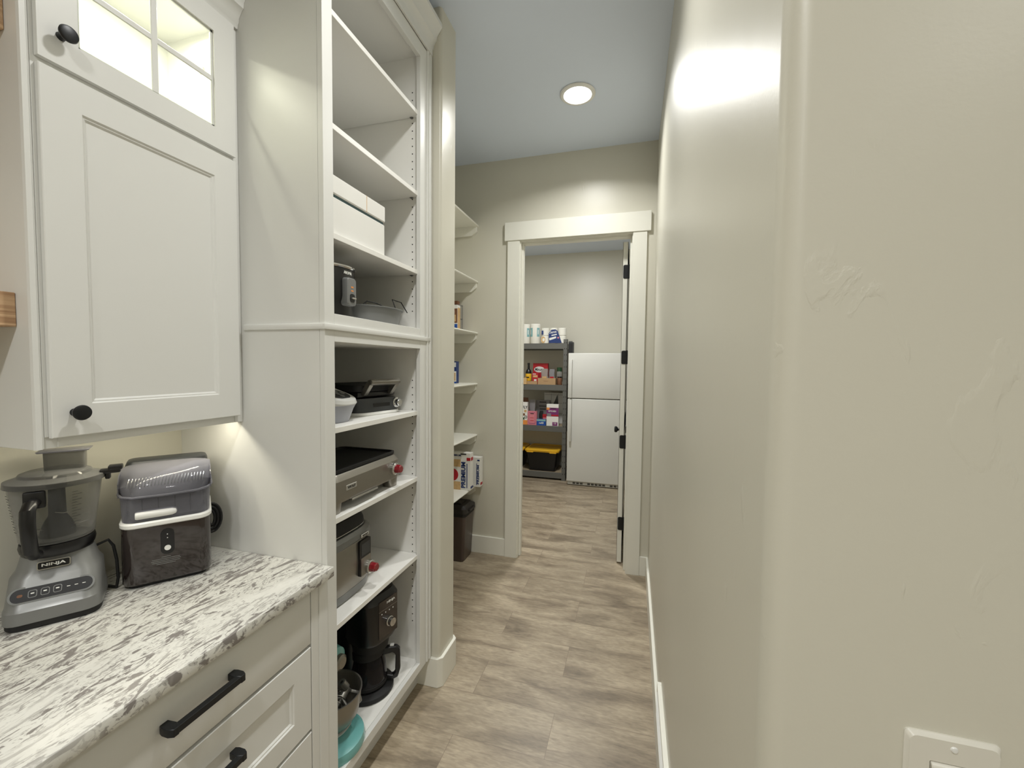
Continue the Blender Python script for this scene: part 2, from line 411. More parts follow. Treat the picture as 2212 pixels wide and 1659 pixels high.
for zz0, zz1 in ((.24, 1.0), (1.12, 2.30)):
    for sx in (-.0885, -.0535):
        for a in ((3.252, 3.37, .012, 2.428), (3.92, 4.04, .012, 2.428), (3.37, 3.92, .012, .24), (3.37, 3.92, 1.0, 1.12), (3.37, 3.92, 2.30, 2.428)):
            sl.box(sx, sx + .002, a[0], a[1], a[2], a[3])
slo = dpart(sl)
for z in (2.21, 1.576, .939, .312):
    h = B('hinge', M['black'], d)
    h.prism([(p[0], p[1]) for p in rr(.036, .100, .010, 4, -.066, z)], 'y', 3.2485, 3.252)
    h.box(-.050, -.0238, 3.2465, 3.2495, z - .050, z + .050)
    h.lathe([(0, -.052), (.006, -.052), (.006, .052), (0, .052)], (-.046, 3.250, z), 10)
    loc(h.done(), DL)
kb = B('door_knob', M['black'], d)
for sx in (-1, 1):
    x0 = -.0885 if sx < 0 else -.0515
    kb.lathe([(0, 0), (.031, 0), (.031, .006), (.012, .010), (.011, .03), (.026, .040), (.029, .052), (.024, .062), (0, .064)], (x0, 3.975, .926), 20, axis='-x' if sx < 0 else 'x')
loc(kb.done(), DL)

# ================================================================== RECESSED LIGHTS
def can(x, y, label, group=None):
    t = thing('recessed_ceiling_light', label, 'ceiling light', (x, y, CZ), group=group)
    B('trim_ring', M['whitep'], t).lathe([(.078, -.001), (.100, -.001), (.101, -.006), (.094, -.011), (.080, -.012), (.077, -.006)], n=40).done()
    B('diffuser', M['glow'], t).lathe([(0, -.007), (.077, -.007), (.077, -.0055), (0, -.0055)], n=40).done()
    return t
can(*CAN[0], 'round recessed downlight glowing white in the corridor ceiling before the doorway')
proto = can(*CAN[1], 'recessed downlight in the ceiling above the tall shelf unit')
OUT = ['recessed downlight in the ceiling above the end of the granite counter', 'added unseen fill downlight in the kitchen ceiling furthest behind the counter', 'added unseen fill downlight over the room on the switch side']
for (x, y), lab in zip(CAN[2:], OUT):
    c = proto.copy(); S.collection.objects.link(c); c.location = (x, y, CZ); c['label'] = lab
    for ch in proto.children:
        k = ch.copy(); S.collection.objects.link(k); k.parent = c
t = thing('flush_ceiling_light', 'round flush ceiling light in the storage room behind the doorway', 'ceiling light', (-.75, 4.05, CZ))
B('rim', M['whitep'], t).lathe([(.16, 0), (.175, 0), (.175, -.022), (.155, -.024), (.155, -.015)], n=40).done()
B('diffuser', M['glow'], t).lathe([(0, -.018), (.155, -.018), (.155, -.014), (0, -.014)], n=40).done()

# ================================================================== BASE CABINET + COUNTER
def bar_pull(parent, y0, y1, x, z):
    h = B('handle', M['black'], parent)
    # faceted bar with mitred ends turned back to the drawer
    s_ = .0075
    h.box(x + .022, x + .036, y0 + .006, y1 - .006, z - s_, z + s_, .0008, 1)
    for yc, sg in ((y0, 1), (y1, -1)):
        h.prism([(x, yc - .008 * 0), (x, yc + sg * .016), (x + .022, yc + sg * .018), (x + .037, yc + sg * .012), (x + .037, yc + sg * .002), (x + .026, yc - sg * .003), (x + .010, yc - sg * .003)], 'z', z - .0085, z + .0085, bev=.001, seg=1)
    return h.done()
def shaker(b, x0, x1, y0, y1, z0, z1, fr, rec=.008):
    """frame-and-panel front facing +x"""
    b.box(x0, x1 - rec, y0 + fr - .005, y1 - fr + .005, z0 + fr - .005, z1 - fr + .005)
    o = [(y0, z0), (y1, z0), (y1, z1), (y0, z1)]
    i1 = [(y0+fr, z0+fr), (y1-fr, z0+fr), (y1-fr, z1-fr), (y0+fr, z1-fr)]
    def ring(q, x): return [(x, p[0], p[1]) for p in q]
    e = .0015; k1 = .006; k2 = .010
    def ins(q, dd):
        sg = [(1, 1), (-1, 1), (-1, -1), (1, -1)]
        return [(p[0] + sg[i][0]*dd, p[1] + sg[i][1]*dd) for i, p in enumerate(q)]
    b.loft([ring(o, x0), ring(o, x1 - e), ring(ins(o, e), x1), ring(i1, x1), ring(ins(i1, k1*.5), x1 - rec*.45), ring(ins(i1, k1), x1 - rec*.5), ring(ins(i1, k2), x1 - rec), ring(ins(i1, k2), x0)], closed=True)
FX = -.885
def base_cabinet(y0, y1, label, filler=0):
    t = thing('base_cabinet', label, 'cabinet', (FX, (y0+y1)/2, 0), group='white drawer base cabinets under the granite worktop')
    p0 = (FX, (y0+y1)/2, 0)
    b = B('body', M['cab'], t)
    b.box(-1.47, FX - .038, y0, y1, .10, .862)
    b.box(-1.47, FX - .085, y0, y1, .0, .10)
    b.box(FX - .038, FX - .021, y0, y1, .10, .862)
    if filler: b.box(FX - .021, FX, y1 - filler, y1, .10, .862, .001, 1).box(FX, FX + .002, y1 - filler + .03, y1, .10, .862, .0008, 1)
    loc(b.done(), p0)
    a, c = y0 + .006, y1 - filler - .003
    mid = (a + c) / 2
    for i, (z0, z1) in enumerate(((.691, .856), (.434, .681), (.115, .424))):
        f = B('drawer', M['cab'], t)
        if i == 0: f.box(FX - .020, FX, a, c, z0, z1, .002, 2)
        else: shaker(f, FX - .020, FX, a, c, z0, z1, .064)
        o = loc(f.done(), p0)
        hz = (.780, .590, .330)[i]
        bar_pull(o, mid - .071, mid + .091, FX, hz)
    return t
base_cabinet(.306, 1.050, 'white drawer base cabinet with long black bar pulls beside the tall shelf unit', .066)
base_cabinet(-.32, .306, 'white drawer base cabinet next along toward the viewer, mostly out of frame')
ct = B('countertop', M['granite']); ct.box(-1.472, -.858, -.32, 1.0505, .863, .893, .003, 2)
tag(ct.done(), 'white and grey veined granite worktop over the drawer cabinets', 'worktop')

# ================================================================== UPPER CABINET
UX = -1.19; UP = (-1.33, .80, 1.32)
t = thing('upper_cabinet', 'white wall cabinet with glass-paned lit top door above the granite counter', 'cabinet', UP)
def up(b): return loc(b.done(), UP)
b = B('body', M['cab'], t)
b.box(-1.472, -1.21, .578, 1.0505, 1.352, 1.370)                       # bottom
b.box(-1.472, -1.21, .578, 1.0505, 2.125, 2.143)                       # deck between doors
b.box(-1.472, -1.21, .578, 1.0505, 2.530, 2.548)                       # top
b.box(-1.472, -1.464, .578, 1.0505, 1.36, 2.54)
b.box(-1.464, -1.21, 1.031, 1.0505, 1.36, 2.54).box(-1.464, -1.21, .578, .594, 1.36, 2.54)
b.box(-1.228, -1.203, 1.024, 1.0505, 1.32, 2.56).box(-1.228, -1.203, .578, .600, 1.345, 2.56)
b.box(-1.228, -1.203, .60, 1.024, 2.112, 2.155).box(-1.228, -1.203, .60, 1.024, 2.49, 2.62)
up(b)
up(B('light_rail', M['cab'], t).box(-1.222, -1.206, .60, 1.0505, 1.3195, 1.372, .001, 1))
e = B('end_panel', M['cab'], t)
e.box(-1.472, -1.2045, .561, .578, 1.3195, 2.62, .001, 1)
e.prism([(-1.2045, .561), (-1.200, .563), (-1.200, .572), (-1.207, .578), (-1.208, .600), (-1.222, .604), (-1.222, .565)], 'z', 1.3195, 2.62)
up(e)
dl = B('door', M['cab'], t); shaker(dl, UX - .012, UX, .584, 1.033, 1.342, 2.126, .070); dlo = up(dl)
def knob(parent, y, z, x=UX):
    k = B('knob', M['black'], parent)
    k.lathe([(0, 0), (.0085, 0), (.0075, .006), (.0065, .014), (.010, .020), (.0158, .022), (.017, .026), (.0155, .030), (.012, .0312), (0, .0312)], (x, y, z), 28, axis='x')
    return k.done()
knob(dlo, .622, 1.395)
gd = B('glass_door', M['cab'], t)
x0, x1 = UX - .012, UX
gd.box(x0, x1, .584, .652, 2.139, 2.532).box(x0, x1, .968, 1.033, 2.139, 2.532)
gd.box(x0, x1, .652, .968, 2.139, 2.197, 0).box(x0, x1, .652, .968, 2.470, 2.532, 0)
for (ya, yb, za, zb) in ((.652, .658, 2.197, 2.470), (.962, .968, 2.197, 2.470), (.652, .968, 2.197, 2.203), (.652, .968, 2.464, 2.470)):
    gd.box(x0 + .002, x1 - .006, ya, yb, za, zb)
gd.box(x0 + .003, x1 - .004, .8035, .8195, 2.20, 2.467, .002, 1).box(x0 + .003, x1 - .0047, .655, .965, 2.326, 2.342, .002, 1)
gdo = up(gd)
B('glass', M['glass'], gdo).box(x0 + .004, x0 + .007, .655, .965, 2.20, 2.467).done()
knob(gdo, .622, 2.200)
cr = B('crown_moulding', M['cab'], t)
prof = [(-1.209, 2.535), (-1.196, 2.535), (-1.193, 2.548), (-1.190, 2.552), (-1.188, 2.566), (-1.176, 2.585), (-1.170, 2.590), (-1.168, 2.606), (-1.148, 2.640), (-1.143, 2.645), (-1.143, 2.660), (-1.209, 2.660)]
cr.prism(prof, 'y', .561, 1.0505); up(cr)
up(B('light_strip', M['whitep'], t).box(-1.262, -1.232, .64, 1.02, 1.3445, 1.352, .001, 1))
up(B('clip', M['whitep'], t).box(-1.23, -1.214, .952, .958, 2.345, 2.362))

# oak floating shelves
for z0, lab in ((1.579, 'light oak floating shelf left of the upper cabinet, lower one'), (2.179, 'light oak floating shelf left of the upper cabinet, higher one')):
    tag(B('floating_shelf', M['wood']).box(-1.472, -1.2425, -.55, .5605, z0, z0 + .071, .0015, 1).done(), lab, 'shelf', 'oak floating shelves')

# ================================================================== TALL SHELF UNIT
TP = (-1.18, 1.393, 0)
T_ = thing('tall_shelf_unit', 'tall white built-in open shelving unit holding appliances', 'shelving unit', TP)
def tp(b): return loc(b.done(), TP)
Y0, Y1, YE = 1.051, 1.652, 1.7255
b = B('carcass', M['cabin'], T_)
b.mat(M['cab']).box(-1.472, FX - .0191, Y0, Y0 + .019, .0, 2.90).mat(M['cabin'])
b.box(-1.472, FX - .019, Y1, Y1 + .019, .135, 2.90)
b.box(-1.472, -1.465, Y0 + .019, Y1, .1, 2.88)
b.box(-1.465, FX - .019, Y0 + .019, Y1, 2.815, 2.833)
b.box(-1.465, FX - .019, Y0 + .019, Y1, 1.643, 1.662)
b.box(-1.465, FX - .019, Y0 + .019, Y1, 1.575, 1.593)
b.box(-1.465, FX - .0195, Y0 + .019, Y1, .135, .172)
tp(b)
f = B('face_frame', M['cab'], T_)
f.box(FX - .019, FX, Y0, Y0 + .043, .135, 2.86, .001, 1)
f.box(FX - .019, FX, 1.635, 1.690, .135, 2.86, .001, 1)
f.box(FX - .019, FX, Y0 + .043, 1.635, 1.576, 1.662, .0008, 1).box(FX - .019, FX, Y0 + .043, 1.635, .135, .172, .0008, 1)
f.box(FX - .019, FX, Y0 + .043, 1.635, 2.80, 2.88, .0008, 1)
tp(f)
sc = B('scribe_moulding', M['cab'], T_)
sc.prism([(FX - .06, 1.690), (FX + .002, 1.690), (FX + .006, 1.694), (FX + .006, 1.700), (FX + .002, 1.704), (FX + .002, YE - .014), (FX + .008, YE - .010), (FX + .008, YE), (FX - .06, YE)], 'z', .14, 2.86)
tp(sc)
lm = B('ledge_moulding', M['cab'], T_)
lp = [(0, 1.611), (.004, 1.611), (.0075, 1.614), (.0075, 1.625), (.005, 1.628), (0, 1.629)]
lm.box(FX - .002, FX + .0075, Y0 - .0075, YE, 1.611, 1.6285, .0015, 2).box(-1.187, FX, Y0 - .0075, Y0 + .002, 1.611, 1.6285, .0015, 2)
tp(lm)
cm = B('crown_moulding', M['cab'], T_)
cp = [(-.012, 2.86), (.002, 2.86), (.006, 2.868), (.006, 2.888), (.010, 2.892), (.012, 2.905), (.022, 2.922), (.026, 2.926), (.028, 2.942), (.048, 2.972), (.052, 2.976), (.052, 2.992), (-.012, 2.992)]
cm.prism([(FX + q[0], q[1]) for q in cp], 'y', Y0 - .03, YE + .009)
cm.box(-1.472, FX + .01, Y0, YE, 2.86, 2.99)
tp(cm)
tp(B('toe_kick', M['cab'], T_).box(-.965, -.947, Y0 + .019, 1.72, 0, .135))
SH = [2.581, 2.245, 1.914, 1.3055, 1.014, .664]
for z in SH:
    tp(B('shelf', M['cabin'], T_).box(-1.462, -.899, Y0 + .0205, Y1 - .0015, z - .018, z, .0008, 1))
hl = B('pin_holes', M['hole'], T_)
for (za, zb) in ((1.74, 2.70), (.35, 1.45)):
    z = za
    while z < zb:
        if all(not (s - .020 < z < s + .003) for s in SH):
            for xx in (-.932, -1.40):
                hl.lathe([(0, -.0006), (.0026, -.0006), (.0026, .001), (0, .001)], (xx, Y1, z), 8, axis='y')
        z += .032
hl = tp(hl)
for z in SH:
    sp = B('shelf_pin', M['greyp'], T_)
    sp.lathe([(0, 0), (.003, 0), (.003, .009), (0, .009)], (-.934, Y1, z - .021), 8, axis='y').box(-.941, -.927, Y1 - .009, Y1, z - .0205, z - .0185)
    tp(sp)

# ================================================================== ALCOVE SHELVES
AS = [2.60, 2.165, 1.765, 1.365, .957, .552]
ALAB = ['topmost of the six white shelves in the alcove beside the doorway', 'second white alcove shelf from the top, empty at its visible end',
        'third white alcove shelf from the top, snack box standing on it', 'fourth white alcove shelf from the top, blue box standing on it',
        'fifth white alcove shelf from the top, just above the cracker boxes', 'lowest white alcove shelf, carrying cracker boxes above the bin']
for z, lab in zip(AS, ALAB):
    t = thing('wall_shelf', lab, 'shelf', (-1.35, 2.5, z - .018), group='white shelves in the alcove')
    B('board', M['trim'], t).prism([(-.17, 0), (.158, 0), (.166, .003), (.170, .009), (.166, .015), (.158, .018), (-.17, .018)], 'y', -.61, .6175).done()
    for yy in (.599, -.6095):
        B('cleat', M['trim'], t).prism([(-.17, -.068), (.115, -.068), (.158, -.036), (.158, 0), (-.17, 0)], 'y', yy, yy + .018, bev=.001, seg=1).done()

# ================================================================== RETURN AIR GRILLE (right wall, low)
t = thing('air_grille', 'white louvred air grille low on the right corridor wall', 'vent', (WX, 1.3, .03))
fr = B('frame', M['trim'], t)
fr.box(-.016, 0, .372, .39, .115, .245, .001, 1).box(-.016, 0, -.39, -.372, .115, .245, .001, 1)
fr.box(-.016, 0, -.372, .372, .228, .245, .001, 1).box(-.016, 0, -.372, .372, .115, .128, .001, 1)
fr.done()
lv = B('louvres', M['whitep'], t)
for i in range(9):
    z = .132 + i * .0105
    lv.prism([(-.018, z), (-.016, z), (-.004, z + .010), (-.006, z + .010)], 'y', -.37, .37)
lv.done()

# ================================================================== SWITCH PLATE
t = thing('light_switch', 'white rocker light switch with screw on the right-hand wall', 'switch', (.2895, WY, 1.115))
pl = B('plate', M['switch'], t)
q = rr(.0712, .116, .004, 3); q2 = rr(.066, .1108, .006, 3)
pl.loft([[(p[0], 0, p[1]) for p in q], [(p[0], -.0015, p[1]) for p in q], [(p[0], -.0052, p[1]) for p in q2], [(p[0], -.0052, p[1]) for p in rr(.035, .0682, .001, 3)], [(p[0], -.002, p[1]) for p in rr(.035, .0682, .001, 3)]])
pl.done()
rk = B('rocker', M['switch'], t)
rk.prism([(-.001, -.0332), (-.0085, -.0332), (-.0052, 0), (-.0075, .0300), (-.0045, .0332), (-.001, .0332)], 'x', -.0164, .0164, bev=.0006, seg=1)
rk.done()
for zz in (.0485, -.0485):
    sw = B('screw', M['whitep'], t); sw.lathe([(0, .0066), (.0022, .0063), (.0032, .005), (0, .0045)], (0, 0, zz), 14, axis='y'); sw.done()

# ================================================================== FOOD PROCESSOR (counter)
def frame2(w, d, r, n=5, cx=0, cy=0): return rr(w, d, r, n, cx, cy)
ZC = .8932
t = thing('food_processor', 'grey food processor with clear work bowl and black handle on the granite worktop', 'food processor', (-1.345, .660, ZC), math.radians(54))
W, D = .166, .142
B('foot', M['soot'], t).stack([(rr(W-.012, D-.012, .03), 0), (rr(W-.006, D-.006, .03), .004), (rr(W-.006, D-.006, .03), .016)]).done()
b = B('base', M['gunmetal'], t)
b.stack([(rr(W, D, .032), .016), (rr(W, D, .032), .022), (rr(W-.001, D-.001, .032), .044), (rr(W-.005, D-.008, .032, cy=.002), .051),
         (rr(W-.010, D-.036, .036, cy=.016), .106), (rr(W-.026, D-.046, .040, cy=.020), .120), (rr(W-.040, D-.050, .044, cy=.022), .150)])
b.done()
# sloped control panel: front slope runs from (y=-.0785,z=.056) to (y=-.0485,z=.085)
def slope(u, v, h=0):   # point on front slope; v 0..1 up the slope
    y = -.065 + v*.030; z = .051 + v*.055
    return (u, y - h*.878, z + h*.479)
def slopeprism(bld, pts, h0, h1):
    bld.loft([[slope(p[0], p[1], h0) for p in pts], [slope(p[0], p[1], h1) for p in pts]])
def sr(w_, h_, r_, n_, u=0, v=.46, dv=0): return [(u + q[0], v + (q[1] + dv) / .0626) for q in rr(w_, h_, r_, n_)]
p = B('control_panel', M['chrome'], t)
slopeprism(p, sr(.142, .036, .0175, 8), -.002, .0012)
p.mat(M['blackp']); slopeprism(p, sr(.134, .029, .0140, 8), -.002, .0018); p.done()
for i, u in enumerate((-.032, -.012, .008)):
    k = B('button', M['greyp'], t); slopeprism(k, sr(.0145, .0165, .004, 4, u), 0, .0026)
    k.mat(M['blackp']); slopeprism(k, sr(.0118, .0138, .003, 4, u), 0, .0029)
    k.mat(M['letter']); slopeprism(k, sr(.006, .0025, .001, 2, u, dv=.001), 0, .0032); k.done()
for u in (.026, .039, .052):
    ms = B('button_mark', M['letter'], t); slopeprism(ms, sr(.006, .0014, .0005, 2, u), 0, .0024); ms.done()
ms = B('power_mark', M['brown'], t); slopeprism(ms, sr(.009, .006, .0028, 4, -.052), 0, .0022); ms.done()
pl = B('badge', M['chrome'], t)
T1 = Matrix.Translation((.000, -.0305, .131)) @ Matrix.Rotation(math.radians(-10), 4, 'X')
pl.prism(rr(.056, .019, .004, 3), 'y', -.003, .012, T=T1 @ Matrix.Identity(4)); pl.mat(M['blackp'])
pl.prism(rr(.052, .0155, .003, 3), 'y', -.0036, .010, T=T1)
pl.mat(M['letter']); tt = T1 @ Vector((0, -.0037, 0)); upv = (T1.to_3x3() @ Vector((0, 0, 1)))
pl.text('NINJA', tt, (1, 0, 0), upv, .0085, .0004, width=.040, bold=.03); pl.done()
# neck ring
B('bowl_collar', M['blackp'], t).lathe([(.050, .150), (.060, .150), (.065, .158), (.067, .168), (.065, .179), (.05, .180)], (0, .020, 0), 36).done()
bw = B('bowl', M['smoke'], t)
BC = (0, .020, 0)
bw.lathe([(.0, .181), (.063, .181), (.066, .186), (.070, .225), (.076, .270), (.081, .315), (.0835, .322), (.0815, .322), (.079, .315), (.074, .270), (.068, .225), (.064, .188), (0, .184)], BC, 44)
bw.done()
mk = B('bowl_markings', M['ink'], t)
for i in range(14):
    z = .215 + i*.0068; rb = .0695 + (z-.215)*.128
    for a0, ln in ((-62, 7 if i % 2 else 13), (-158, 6 if i % 2 else 11)):
        pts = [((rb+.0006)*math.cos(math.radians(a)), .016 + (rb+.0006)*math.sin(math.radians(a)), z) for a in (a0, a0+ln*.5, a0+ln)]
        mk.tube(pts, .0005, 4)
mk.done()
ld = B('lid', M['smoke3'], t)
ld.lathe([(.0, .349), (.052, .348), (.062, .344), (.066, .338), (.080, .332), (.087, .330), (.088, .318), (.0865, .318), (.0855, .328), (.079, .330), (.064, .335), (.060, .341), (0, .345)], BC, 44)
ld.done()
ch = B('feed_chute', M['smoke3'], t)
ch.stack([(rr(.070, .044, .006, 3, .016, .030), .342), (rr(.072, .046, .006, 3, .016, .030), .392)], cap=False)
ch.mat(M['smoke2']).stack([(rr(.090, .056, .006, 3, .016, .028), .392), (rr(.094, .060, .006, 3, .016, .028), .395), (rr(.090, .056, .006, 3, .016, .028), .3955)])
ch.done()
B('lid_latch', M['blackp'], t).box(.078, .118, .004, .026, .326, .338, .003, 2).box(.094, .122, .002, .028, .334, .346, .003, 2).box(.088, .098, .006, .024, .312, .330, .002, 1).done()
h = B('handle', M['blackp'], t)
hp = [(-.022, -.056, .290), (-.024, -.080, .292), (-.026, -.096, .280), (-.026, -.100, .255), (-.025, -.098, .220), (-.024, -.092, .186), (-.022, -.070, .172)]
secs = []
for i, q in enumerate(hp):
    a = Vector(hp[max(0, i-1)]); c = Vector(hp[min(len(hp)-1, i+1)]); tn = (c-a).normalized(); sd = Vector((1, 0, 0)); nn = tn.cross(sd).normalized()
    ww = .013; hh = .009 if 0 < i < 6 else .012
    secs.append([tuple(Vector(q) + sd*ww*math.cos(2*PI*j/14) + nn*hh*math.sin(2*PI*j/14)) for j in range(14)])
h.loft(secs); h.box(-.040, -.004, -.066, -.054, .276, .316, .004, 2); h.done()
bl = B('blade_spindle', M['soot'], t)
bl.lathe([(0, .1852), (.032, .1852), (.031, .200), (.024, .220), (.016, .235), (.015, .300), (.018, .306), (.018, .328), (0, .328)], BC, 20)
bl.mat(M['chrome'])
for k in range(4):
    a = k*PI/2 + .4; z = .206 + (k % 2)*.045
    A = Matrix.Translation((0, .016, z)) @ Matrix.Rotation(a, 4, 'Z')
    bl.prism([(.020, -.006), (.036, -.012), (.056, -.004), (.058, .004), (.036, .002), (.020, .008)], 'z', 0, .0015, T=A)
bl.done()
B('power_cord', M['soot'], t).tube([(.060, .058, .128), (.084, .062, .136), (.094, .060, .118), (.100, .056, .080), (.102, .054, .030), (.098, .056, .0045), (.080, .075, .0045)], .0036, 8).done()

# ================================================================== ICE MAKER
t = thing('ice_maker', 'dark brown countertop ice maker with clear lid and white scoop', 'ice maker', (-1.303, .889, ZC), math.radians(53))
W, D = .196, .178
B('foot', M['soot'], t).stack([(rr(W-.024, D-.024, .02), 0), (rr(W-.02, D-.02, .02), .014)]).done()
B('body', M['icebrown'], t).stack([(rr(W-.006, D-.006, .026), .010), (rr(W, D, .028), .016), (rr(W, D, .028), .166), (rr(W-.004, D-.004, .027), .168)]).done()
r_ = B('white_band', M['whitep'], t)
def tilt(pts, z0, z1):     # ring rising towards the back
    return [(q[0], q[1], z0 + (z1 - z0) * (q[1] / D + .5)) for q in pts]
r_.loft([tilt(rr(W+.001, D+.001, .030), .166, .176), tilt(rr(W+.006, D+.006, .032), .169, .180), tilt(rr(W+.006, D+.006, .032), .177, .190), tilt(rr(W, D, .030), .181, .194), tilt(rr(W-.010, D-.010, .026), .181, .194), tilt(rr(W-.010, D-.010, .026), .168, .176)], closed=False)
r_.done()
B('tub', M['smoke2'], t).loft([tilt(rr(W-.004, D-.004, .030), .183, .194), tilt(rr(W+.002, D+.002, .032), .250, .262)], cap=False).done()
bk = B('ice_basket', M['greyp'], t)
bk.stack([(rr(W-.036, .100, .014, cy=-.024), .186), (rr(W-.034, .104, .014, cy=-.024), .242), (rr(W-.038, .100, .013, cy=-.024), .242), (rr(W-.040, .096, .012, cy=-.024), .190)])
for u in (-.052, -.018, .018, .052): bk.mat(M['dkgrey']).box(u-.001, u+.001, -.0775, -.074, .19, .24)
bk.done()
rb = B('rear_housing', M['dkgrey'], t)
rb.stack([(rr(W-.004, .078, .020, cy=D/2-.041), .19), (rr(W-.006, .076, .020, cy=D/2-.041), .318), (rr(W-.014, .068, .018, cy=D/2-.041), .328), (rr(W-.022, .060, .016, cy=D/2-.041), .330)])
rb.done()
lidp = [(-.102, .254), (-.100, .266), (-.092, .284), (-.076, .302), (-.050, .316), (-.010, .324), (.016, .325)]
ll = B('lid', M['smoke2'], t)
rings = []
for (y, z) in lidp:
    k = 1 - max(0, (z - .254)) * .5
    hw = (W/2 + .006) * k
    if y < -.095: hw -= .012
    n = 18; rings.append([(-hw + 2*hw*i/n, y + (.030 * (abs(2*i/n-1)**4) if z < .32 else 0), z - .010*(abs(2*i/n-1)**6)) for i in range(n+1)])
tb = []
for rg in rings: tb.append(rg + [(q[0], q[1]+.002, q[2]-.0022) for q in reversed(rg)])
ll.loft(tb)
for sx in (-1, 1):
    ll.prism([(-.076, .252), (.016, .252), (.016, .312), (-.045, .306), (-.072, .288)], 'x', sx*(W/2+.002)-.001, sx*(W/2+.002)+.001)
ll.done()
B('lid_rim', M['smoke2'], t).tube([(-W/2-.004, .02, .262)] + [(-W/2-.004, -.06, .258), (-W/2+.006, -.084, .255), (-.070, -.100, .253), (0, -.103, .252), (.070, -.100, .253), (W/2-.006, -.084, .255), (W/2+.004, -.06, .258), (W/2+.004, .02, .262)], .003, 6).done()
rz = B('lid_ribs', M['chrome'], t)
for i in range(24):
    u = -.080 + i*.007
    rz.tube([(u, -.095, .280), (u + .0015, -.088, .291), (u + .0035, -.079, .300)], .0007, 4)
rz.done()
sc = B('scoop_handle', M['whitep'], t)
sc.loft([[(x, -.082 + rr_*math.cos(2*PI*j/14), .200 + .012*(x+.065)*0 + rr_*.95*math.sin(2*PI*j/14)) for j in range(14)] for x, rr_ in ((-.066, .011), (-.062, .0125), (0, .0125), (.012, .012), (.020, .009), (.024, .003))])
sc.done()
c = B('control_panel', M['blackp'], t)
c.prism([(q[0], .118+q[1]) for q in rr(.030, .072, .0148, 8)], 'y', -D/2-.0012, -D/2+.002)
c.mat(M['letter']).prism([(q[0], .138+q[1]) for q in circ(.0013, 10)], 'y', -D/2-.0016, -D/2).prism([(q[0], .128+q[1]) for q in circ(.0013, 10)], 'y', -D/2-.0016, -D/2); c.done()
B('start_button', M['whitep'], t).prism([(q[0], .100+q[1]) for q in circ(.0072, 20)], 'y', -D/2-.0024, -D/2).done()
lt = B('lettering', M['greyp'], t)
for i, (w_, z) in enumerate(((.020, .0755), (.060, .0705), (.064, .066), (.060, .0615), (.042, .057))): lt.box(-w_/2-.004, w_/2-.004, -D/2-.0004, -D/2+.001, z-.0006, z+.0006)
lt.done()
cc = B('coiled_cord', M['soot'], t)
for k in range(5):
    cc.tube([(W/2 + .004 + (.026 - k*.0045)*math.cos(2*PI*j/24), .030 + (k % 2)*.005, .126 + (.046 - k*.006)*math.sin(2*PI*j/24)) for j in range(24)], .0036, 6, closed=True)
cc.done()

# ================================================================== SHELF CONTENTS (tall unit)
def on(z): return z + .0003
# --- white storage box
t = thing('storage_box', 'large white lidded box with a dark seam on the tall unit shelf', 'box', (-1.12, 1.245, on(1.914)))
B('box_body', M['boxwhite'], t).box(-.20, .205, -.160, .168, 0, .118, .002, 1).mat(M['teald']).box(-.196, .2005, -.156, .1645, .118, .128).done()
B('box_lid', M['boxwhite'], t).box(-.202, .207, -.162, .170, .128, .186, .003, 1).mat(M['tan']).box(.2068, .2074, .054, .0565, .129, .185).done()
# --- rice cooker
t = thing('rice_cooker', 'black and steel rice cooker with grey control panel on the upper cupboard floor', 'rice cooker', (-1.03, 1.204, on(1.662)))
B('body', M['blackp'], t).lathe([(0, 0), (.098, 0), (.104, .008), (.104, .05), (.108, .062), (.1095, .070), (.1095, .160), (.108, .164)], n=48).done()
B('rim', M['chrome'], t).lathe([(.104, .162), (.112, .162), (.116, .166), (.116, .170), (.112, .173), (.10, .176), (.09, .176)], n=48).done()
B('lid', M['steel'], t).lathe([(.108, .173), (.098, .176), (.06, .178), (0, .178)], n=48).done()
cp_ = B('control_panel', M['greyp'], t)
cp_.loft([[(.100, q[0], .085+q[1]) for q in rr(.048, .094, .010, 4)], [(.124, q[0], .085+q[1]) for q in rr(.046, .090, .010, 4)], [(.127, q[0], .085+q[1]) for q in rr(.040, .084, .008, 4)]])
cp_.mat(M['blackp']).prism([(q[0], .064+q[1]) for q in rr(.024, .028, .008, 4)], 'x', .120, .1282)
cp_.mat(M['orange']).prism([(q[0], .100+q[1]) for q in rr(.012, .005, .001, 2)], 'x', .120, .1276).prism([(q[0], .088+q[1]) for q in rr(.012, .004, .001, 2)], 'x', .120, .1276)
cp_.done()
B('switch_lever', M['chrome'], t).box(.126, .137, -.010, .010, .060, .066, .0015, 1).done()
lg = B('logo', M['letter'], t); lg.text('AROMA', (.1098, 0, .148), (0, 1, 0), (0, 0, 1), .010, .0008, width=.040, bold=.03); lg.done()
# --- roasting pan
t = thing('roasting_pan', 'oval grey roasting pan with folding wire handles beside the rice cooker', 'pan', (-1.035, 1.492, on(1.662)))
pn = B('pan_body', M['greyp'], t)
a_, b_ = .118, .148
pn.loft([[(p[0]*k, p[1]*k2, z) for p in circ(a_, 48, ry=b_)] for k, k2, z in ((.80, .84, 0), (.88, .90, .006), (.96, .965, .060), (.965, .97, .064), (1.045, 1.04, .066), (1.045, 1.04, .069), (.95, .96, .070), (.86, .88, .012), (.80, .83, .008))])
pn.done()
for (cy, an) in ((.085, 20), (-.088, -6)):
    hd = B('wire_handle', M['soot'], t)
    hgt = .042 if cy > 0 else .006
    tl = .02
    hd.tube([(.092, cy - .048 - .014, .068), (.094, cy - .044, .070), (.094 - tl, cy - .038, .070 + hgt), (.094 - tl, cy + .030, .070 + hgt * .95), (.100, cy + .036, .066)] if cy > 0 else
            [(.060, cy - .04, .070), (.070, cy - .030, .082), (.070, cy + .030, .082), (.095, cy + .050, .070)], .0022, 6)
    hd.done()
